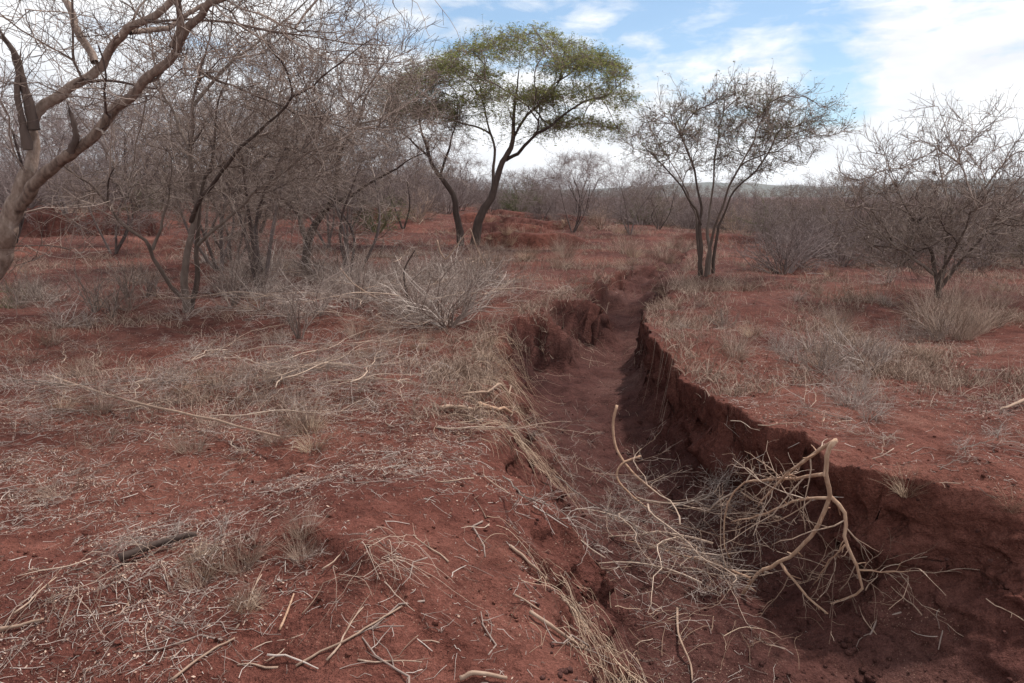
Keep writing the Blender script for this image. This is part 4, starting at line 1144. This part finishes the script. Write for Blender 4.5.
def build_grass():
    rng = np.random.default_rng(710)
    def dens(x, y):
        a = fbm(x / 1.6, y / 1.6, 3, 91); b = fbm(x / .4, y / .4, 2, 95)
        d = np.clip(-.12 + .9 * a + .5 * b, 0, 1) * sstep(4.5, 7.5, y)
        near_edge = np.exp(-np.abs(x - I(XL, y)) / .35) * (y > 5.5) * (y < 16) + np.exp(-np.abs(x - I(XR, y) - .25) / .3) * (y > 6.5)
        d = np.clip(d + .4 * near_edge * (b > -.1), 0, 1)
        red = sstep(-1, -4, x) * sstep(21, 24, y) * sstep(60, 45, y); d = d * (1 - .85 * red)
        red2 = sstep(-2.5, -1, x) * sstep(3.5, 2, x) * sstep(20, 24, y) * sstep(55, 48, y); d = d * (1 - .6 * red2)
        return d * (1 - .97 * gully_mask(x, y)) * np.where(x > I(XR, y), .75, 1) * np.where((x < I(XL, y) - .5) & (y < 15), .3, 1)
    p = pick_ground(52000, 4.5, 75, 1.15, rng, dens); n = len(p)
    H = (.05 + .16 * rng.random(n) ** 1.5) * (1 + .5 * sstep(8, 20, p[:, 1])); a = rng.random(n) * 6.283; lean = .2 + 1.0 * rng.random(n)
    k = 4; P = np.zeros((n, k, 3)); z0 = height(p[:, 0], p[:, 1]) - .01
    for s in range(k):
        t = s / (k - 1); r = H * t * np.sin(lean * (.5 + .6 * t))
        P[:, s] = np.stack([p[:, 0] + r * np.cos(a), p[:, 1] + r * np.sin(a), z0 + H * t * np.cos(lean * (.5 + .5 * t))], 1)
    T = Tubes(711); T.add(P, np.linspace(1, .35, k)[None] * (.0015 + .0018 * rng.random((n, 1))) * (1 + .06 * p[:, 1:2]) ** .8, 3)
    o = T.build('dry_grass', M['straw_grey']); o['kind'] = 'stuff'
build_grass()

def build_clods():
    rng = np.random.default_rng(720)
    def dens(x, y): return np.clip(.25 + .5 * fbm(x / .8, y / .8, 2, 101) + .3 * gully_mask(x, y) + 1.2 * np.exp(-np.abs(x - I(XR, y) + I(WR, y) + .12) / .14) * (y > 3.5), 0, 1)
    p = pick_ground(5200, 2.0, 16, 1.6, rng, dens); n = len(p)
    s = .003 + .012 * rng.random(n) ** 4 + (.004 + .034 * rng.random(n) ** 4) * np.exp(-np.abs(p[:, 0] - I(XR, p[:, 1]) + I(WR, p[:, 1]) + .12) / .14) * (p[:, 1] > 3.5)
    base = []
    for i in range(1, 4):
        for j in range(6):
            th = math.pi * i / 4; ph = 2 * math.pi * j / 6 + i * .5
            base.append([math.sin(th) * math.cos(ph), math.sin(th) * math.sin(ph), math.cos(th)])
    base = np.array([[0, 0, 1]] + base + [[0, 0, -1]])
    f3 = [[0, 1 + j, 1 + (j + 1) % 6] for j in range(6)] + [[19, 13 + (j + 1) % 6, 13 + j] for j in range(6)]
    for i in range(2):
        for j in range(6):
            a = 1 + i * 6 + j; b = 1 + i * 6 + (j + 1) % 6; f3 += [[a, a + 6, b], [b, a + 6, b + 6]]
    f3 = np.array(f3)
    V = base[None] * (1 + .28 * rng.normal(size=(n, 20, 1))) * s[:, None, None] * (np.array([1, 1, .7]) * (.8 + .4 * rng.random((n, 1, 3))))
    c = np.stack([p[:, 0], p[:, 1], height(p[:, 0], p[:, 1]) + s * .25], 1)
    V = (V + c[:, None]).reshape(-1, 3)
    Fa = (f3[None] + (np.arange(n) * 20)[:, None, None]).reshape(-1, 3)
    me = new_mesh('soil_clods', V, [Fa], smooth=True)
    a = me.attributes.new('soil_tone', 'FLOAT', 'POINT'); a.data.foreach_set('value', np.repeat(gully_mask(p[:, 0], p[:, 1]), 20).astype(np.float32))
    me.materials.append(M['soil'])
    o = bpy.data.objects.new('soil_clods', me); COL.objects.link(o); o['kind'] = 'stuff'
build_clods()


# ------------------------------------------------------------------ scrub and haze far off
def build_scrub():
    """the far wood that reads as one grey mass: clumps of upright twiggy stems"""
    rng = np.random.default_rng(750); T = Tubes(750)
    m = 700
    Y = 46 * (130 / 46) ** rng.random(m); X = (rng.random(m) * 2 - 1) * (.8 * Y + 4)
    keep = ~((X > -2 - .02 * Y) & (X < .12 * Y) & (Y < 62))
    X, Y = X[keep], Y[keep]; m = len(X)
    H = (1.5 + 1.6 * rng.random(m)) * np.where(X > .2 * Y, .8, 1) * (1 + .25 * fbm(X / 14, Y / 14, 2, 751))
    k = 5; per = 48
    n = m * per; c = np.repeat(np.stack([X, Y, height(X, Y)], 1), per, 0); h = np.repeat(H, per)
    a = rng.random(n) * 6.283; tilt = 1.05 * np.sqrt(rng.random(n)); L = h * (.55 + .5 * rng.random(n)) 
    d = np.stack([np.cos(a) * np.sin(tilt), np.sin(a) * np.sin(tilt), np.cos(tilt)], 1)
    P = np.zeros((n, k, 3)); P[:, 0] = c + np.stack([np.cos(a), np.sin(a), 0 * a], 1) * (rng.random((n, 1)) * .5) * h[:, None] * .5
    for s in range(1, k):
        d = d + rng.normal(size=d.shape) * .22; d /= np.linalg.norm(d, axis=1, keepdims=True)
        P[:, s] = P[:, s - 1] + d * (L / (k - 1))[:, None]
    q = np.linspace(.018, .006, k)[None] * np.ones((n, 1)); T.add(P, q, 3)
    s1 = spray(P, q, 3, .25, 1, .8, .4, .7, .25, 4, .6, .1, .2, rng, .008); T.add(*s1, 3)
    o = T.build('scrub', M['twig_mauve']); o['kind'] = 'stuff'
build_scrub()

SM = [shrub_proto(341, 'dry_shrub', 'x', 'shrub', .9, 26, M['twig_mauve'], .75, 7, 4, .0026), shrub_proto(342, 'dry_shrub', 'x', 'shrub', .8, 30, M['twig_mauve'], .95, 7, 4, .0026)]
SG = [shrub_proto(343, 'dry_shrub', 'x', 'shrub', .9, 24, M['leaf_dull'], .85, 8, 5, .0034), shrub_proto(344, 'dry_shrub', 'x', 'shrub', .8, 24, M['straw_grey'], .9, 7, 4, .003)]
for px, Y, k, sc in [(770, 31, 0, 1.7), (842, 27, 1, 1.2), (905, 24, 0, 1.1), (988, 19, 1, 1.2), (1012, 22, 0, 1.4), (735, 36, 1, 1.8), (800, 35, 0, 1.9), (600, 40, 1, 1.8), (520, 50, 0, 2.2), (645, 48, 0, 2.0), (420, 36, 1, 2.0), (380, 30, 0, 1.6), (250, 33, 1, 1.8), (165, 36, 0, 2.0), (90, 34, 1, 2.0)]:
    plant_px(SG[k], px, Y, sc, ['olive-tinged bush among the bare grey trees of the far thicket', 'straw-coloured dry bush among the bare grey trees of the far thicket'][k], ['olive bushes in the thicket', 'straw-coloured bushes in the thicket'][k])
G = 'undergrowth shrubs of the low thicket'
for i in range(42):
    px = 745 + 310 * rngp.random(); Y = 17 + 16 * rngp.random()
    if px < 760 and Y < 22: continue
    plant_px(SM[int(rngp.integers(0, 2))], px, Y, .9 + .8 * rngp.random(), 'grey undergrowth shrub in the low thicket behind the round thorn tree', G)
G = 'undergrowth shrubs of the thicket behind the old tree'
for i in range(46):
    px = -20 + 440 * rngp.random(); Y = 38 + 24 * rngp.random()
    plant_px(SM[int(rngp.integers(0, 2))], px, Y, 2.0 + 1.4 * rngp.random(), 'grey undergrowth shrub at the foot of the far thicket behind the old leaning tree', G)

def build_haze():
    me = bpy.data.meshes.new('haze')
    x0, x1, y0, y1, z0, z1 = -9500, 9500, -60, 4700, -60, 260
    V = [(x, y, z) for z in (z0, z1) for y in (y0, y1) for x in (x0, x1)]
    me.from_pydata(V, [], [(0, 2, 3, 1), (4, 5, 7, 6), (0, 1, 5, 4), (2, 6, 7, 3), (0, 4, 6, 2), (1, 3, 7, 5)])
    m = bpy.data.materials.new('haze'); m.use_nodes = True; nt = m.node_tree; nt.nodes.clear()
    o_ = nt.nodes.new('ShaderNodeOutputMaterial'); v = nt.nodes.new('ShaderNodeVolumePrincipled')
    v.inputs['Color'].default_value = (.86, .90, .97, 1); v.inputs['Density'].default_value = .0001; v.inputs['Anisotropy'].default_value = .3
    nt.links.new(v.outputs[0], o_.inputs['Volume']); me.materials.append(m)
    o = bpy.data.objects.new('haze', me); COL.objects.link(o); o['kind'] = 'stuff'
HAZE = True
if HAZE: build_haze()


# prototypes never placed are dropped
kids_index()
for o in list(COL.objects):
    if o.get('label') == 'x':
        for ch in KIDS.get(o.name, []):
            for g in KIDS.get(ch.name, []): bpy.data.objects.remove(g)
            bpy.data.objects.remove(ch)
        bpy.data.objects.remove(o)
for o in COL.objects:
    if '_used' in o: del o['_used']

# ================================================================== SKY, SUN, CAMERA
SUN_EL, SUN_AZ = R(58), R(48)     # azimuth measured from straight ahead towards the right-hand side
w = bpy.data.worlds.new('World'); SC.world = w; w.use_nodes = True
nt = w.node_tree; L = nt.links; nt.nodes.clear()
out = nt.nodes.new('ShaderNodeOutputWorld'); bg = nt.nodes.new('ShaderNodeBackground'); bg.inputs['Strength'].default_value = .072
sky = nt.nodes.new('ShaderNodeTexSky'); sky.sky_type = 'NISHITA'; sky.sun_disc = False
sky.sun_elevation = SUN_EL; sky.sun_rotation = SUN_AZ; sky.altitude = 1000; sky.air_density = 1.0; sky.dust_density = 1.0; sky.ozone_density = 1.5
tc = nt.nodes.new('ShaderNodeTexCoord'); sep = nt.nodes.new('ShaderNodeSeparateXYZ'); L.new(tc.outputs['Generated'], sep.inputs[0])
def math_(op, a, b=None, c=None):
    n = nt.nodes.new('ShaderNodeMath'); n.operation = op
    for i, v in enumerate((a, b, c)):
        if v is None: continue
        if isinstance(v, (int, float)): n.inputs[i].default_value = v
        else: L.new(v, n.inputs[i])
    return n.outputs[0]
zz = math_('MAXIMUM', sep.outputs['Z'], 0.0)
den = math_('ADD', zz, .20)
cx = math_('DIVIDE', sep.outputs['X'], den); cy = math_('DIVIDE', sep.outputs['Y'], den)
comb = nt.nodes.new('ShaderNodeCombineXYZ'); L.new(cx, comb.inputs[0]); L.new(cy, comb.inputs[1])
def sky_noise(sx, sy, sz, detail, rough, dist, loc):
    m_ = nt.nodes.new('ShaderNodeMapping'); m_.inputs['Scale'].default_value = (sx, sy, sz); m_.inputs['Rotation'].default_value = (0, R(5), 0); m_.inputs['Location'].default_value = loc
    L.new(tc.outputs['Generated'], m_.inputs['Vector'])
    n_ = noise(nt, 1.0, detail, rough, m_.outputs['Vector']); n_.inputs['Distortion'].default_value = dist
    return n_
n1 = sky_noise(4.6, 2.4, 15, 8, .58, .35, (4.2, 1.1, .6)); n2 = sky_noise(15, 7, 42, 6, .6, .5, (1.2, 7.1, 3.6))
def bump_dir(px, py, width):
    """soft spot in the sky around one direction"""
    r = ray(px, py); r = r / np.linalg.norm(r)
    d = nt.nodes.new('ShaderNodeVectorMath'); d.operation = 'DISTANCE'; L.new(tc.outputs['Generated'], d.inputs[0]); d.inputs[1].default_value = tuple(r)
    mr = nt.nodes.new('ShaderNodeMapRange'); mr.interpolation_type = 'SMOOTHSTEP'
    mr.inputs['From Min'].default_value = 0; mr.inputs['From Max'].default_value = width; mr.inputs['To Min'].default_value = 1; mr.inputs['To Max'].default_value = 0
    L.new(d.outputs['Value'], mr.inputs['Value']); return mr.outputs[0]
base = math_('ADD', math_('MULTIPLY', n1.outputs['Fac'], .62), math_('MULTIPLY', n2.outputs['Fac'], .38))
for px, py, wd, amt in [(590, 45, .20, -.05), (690, 25, .15, -.06), (800, 34, .12, -.10), (850, 97, .085, -.18), (770, 68, .07, .09), (900, 62, .08, .10), (990, 60, .10, .08), (640, 150, .12, .10), (900, 150, .2, .09), (100, 80, .45, .08), (960, 8, .10, -.03)]:
    base = math_('ADD', base, math_('MULTIPLY', bump_dir(px, py, wd), amt))
# more cloud towards the horizon
base = math_('ADD', base, math_('MULTIPLY', math_('SUBTRACT', 1.0, math_('MINIMUM', math_('MULTIPLY', zz, 4.0), 1.0)), .17))
base = math_('ADD', base, math_('MULTIPLY', math_('MAXIMUM', math_('MULTIPLY', sep.outputs['Y'], -1.0), 0.0), .14))
cr = ramp(nt, [(.42, (.10, .10, .10)), (.49, (.5, .5, .5)), (.57, (1, 1, 1))]); L.new(base, cr.inputs['Fac'])
cc = ramp(nt, [(.35, (9.4, 9.7, 10.2)), (.6, (12.8, 12.9, 13.0))]); L.new(n1.outputs['Fac'], cc.inputs['Fac'])
skm = nt.nodes.new('ShaderNodeMix'); skm.data_type = 'RGBA'; skm.blend_type = 'MULTIPLY'; skm.inputs['Factor'].default_value = 1
L.new(sky.outputs[0], skm.inputs['A']); skm.inputs['B'].default_value = (1.0, 1.27, 1.38, 1)
mx = nt.nodes.new('ShaderNodeMix'); mx.data_type = 'RGBA'
L.new(cr.outputs['Color'], mx.inputs['Factor']); L.new(skm.outputs['Result'], mx.inputs['A']); L.new(cc.outputs['Color'], mx.inputs['B'])
L.new(mx.outputs['Result'], bg.inputs['Color']); L.new(bg.outputs[0], out.inputs[0])

sun = bpy.data.lights.new('sun', 'SUN'); sun.energy = 3.7; sun.angle = R(4); sun.color = (1, .95, .88)
so = bpy.data.objects.new('sun', sun); COL.objects.link(so)
sd = Vector((math.sin(SUN_AZ) * math.cos(SUN_EL), math.cos(SUN_AZ) * math.cos(SUN_EL), math.sin(SUN_EL)))
so.rotation_euler = sd.to_track_quat('Z', 'Y').to_euler(); so.location = sd * 50

cam = bpy.data.cameras.new('camera'); cam.lens = 28; cam.sensor_width = 36; cam.clip_end = 20000; cam.clip_start = .05
co = bpy.data.objects.new('camera', cam); COL.objects.link(co)
co.location = (0, 0, CAMZ); co.rotation_euler = (R(90) - PITCH, 0, 0)
SC.camera = co
vs = SC.view_settings
vs.view_transform = 'Standard'; vs.look = 'None'; vs.exposure = .44; vs.gamma = 1; vs.use_curve_mapping = False
SC.render.engine = 'CYCLES'
SC.cycles.max_bounces = 5; SC.cycles.diffuse_bounces = 3
SC.cycles.use_denoising = True
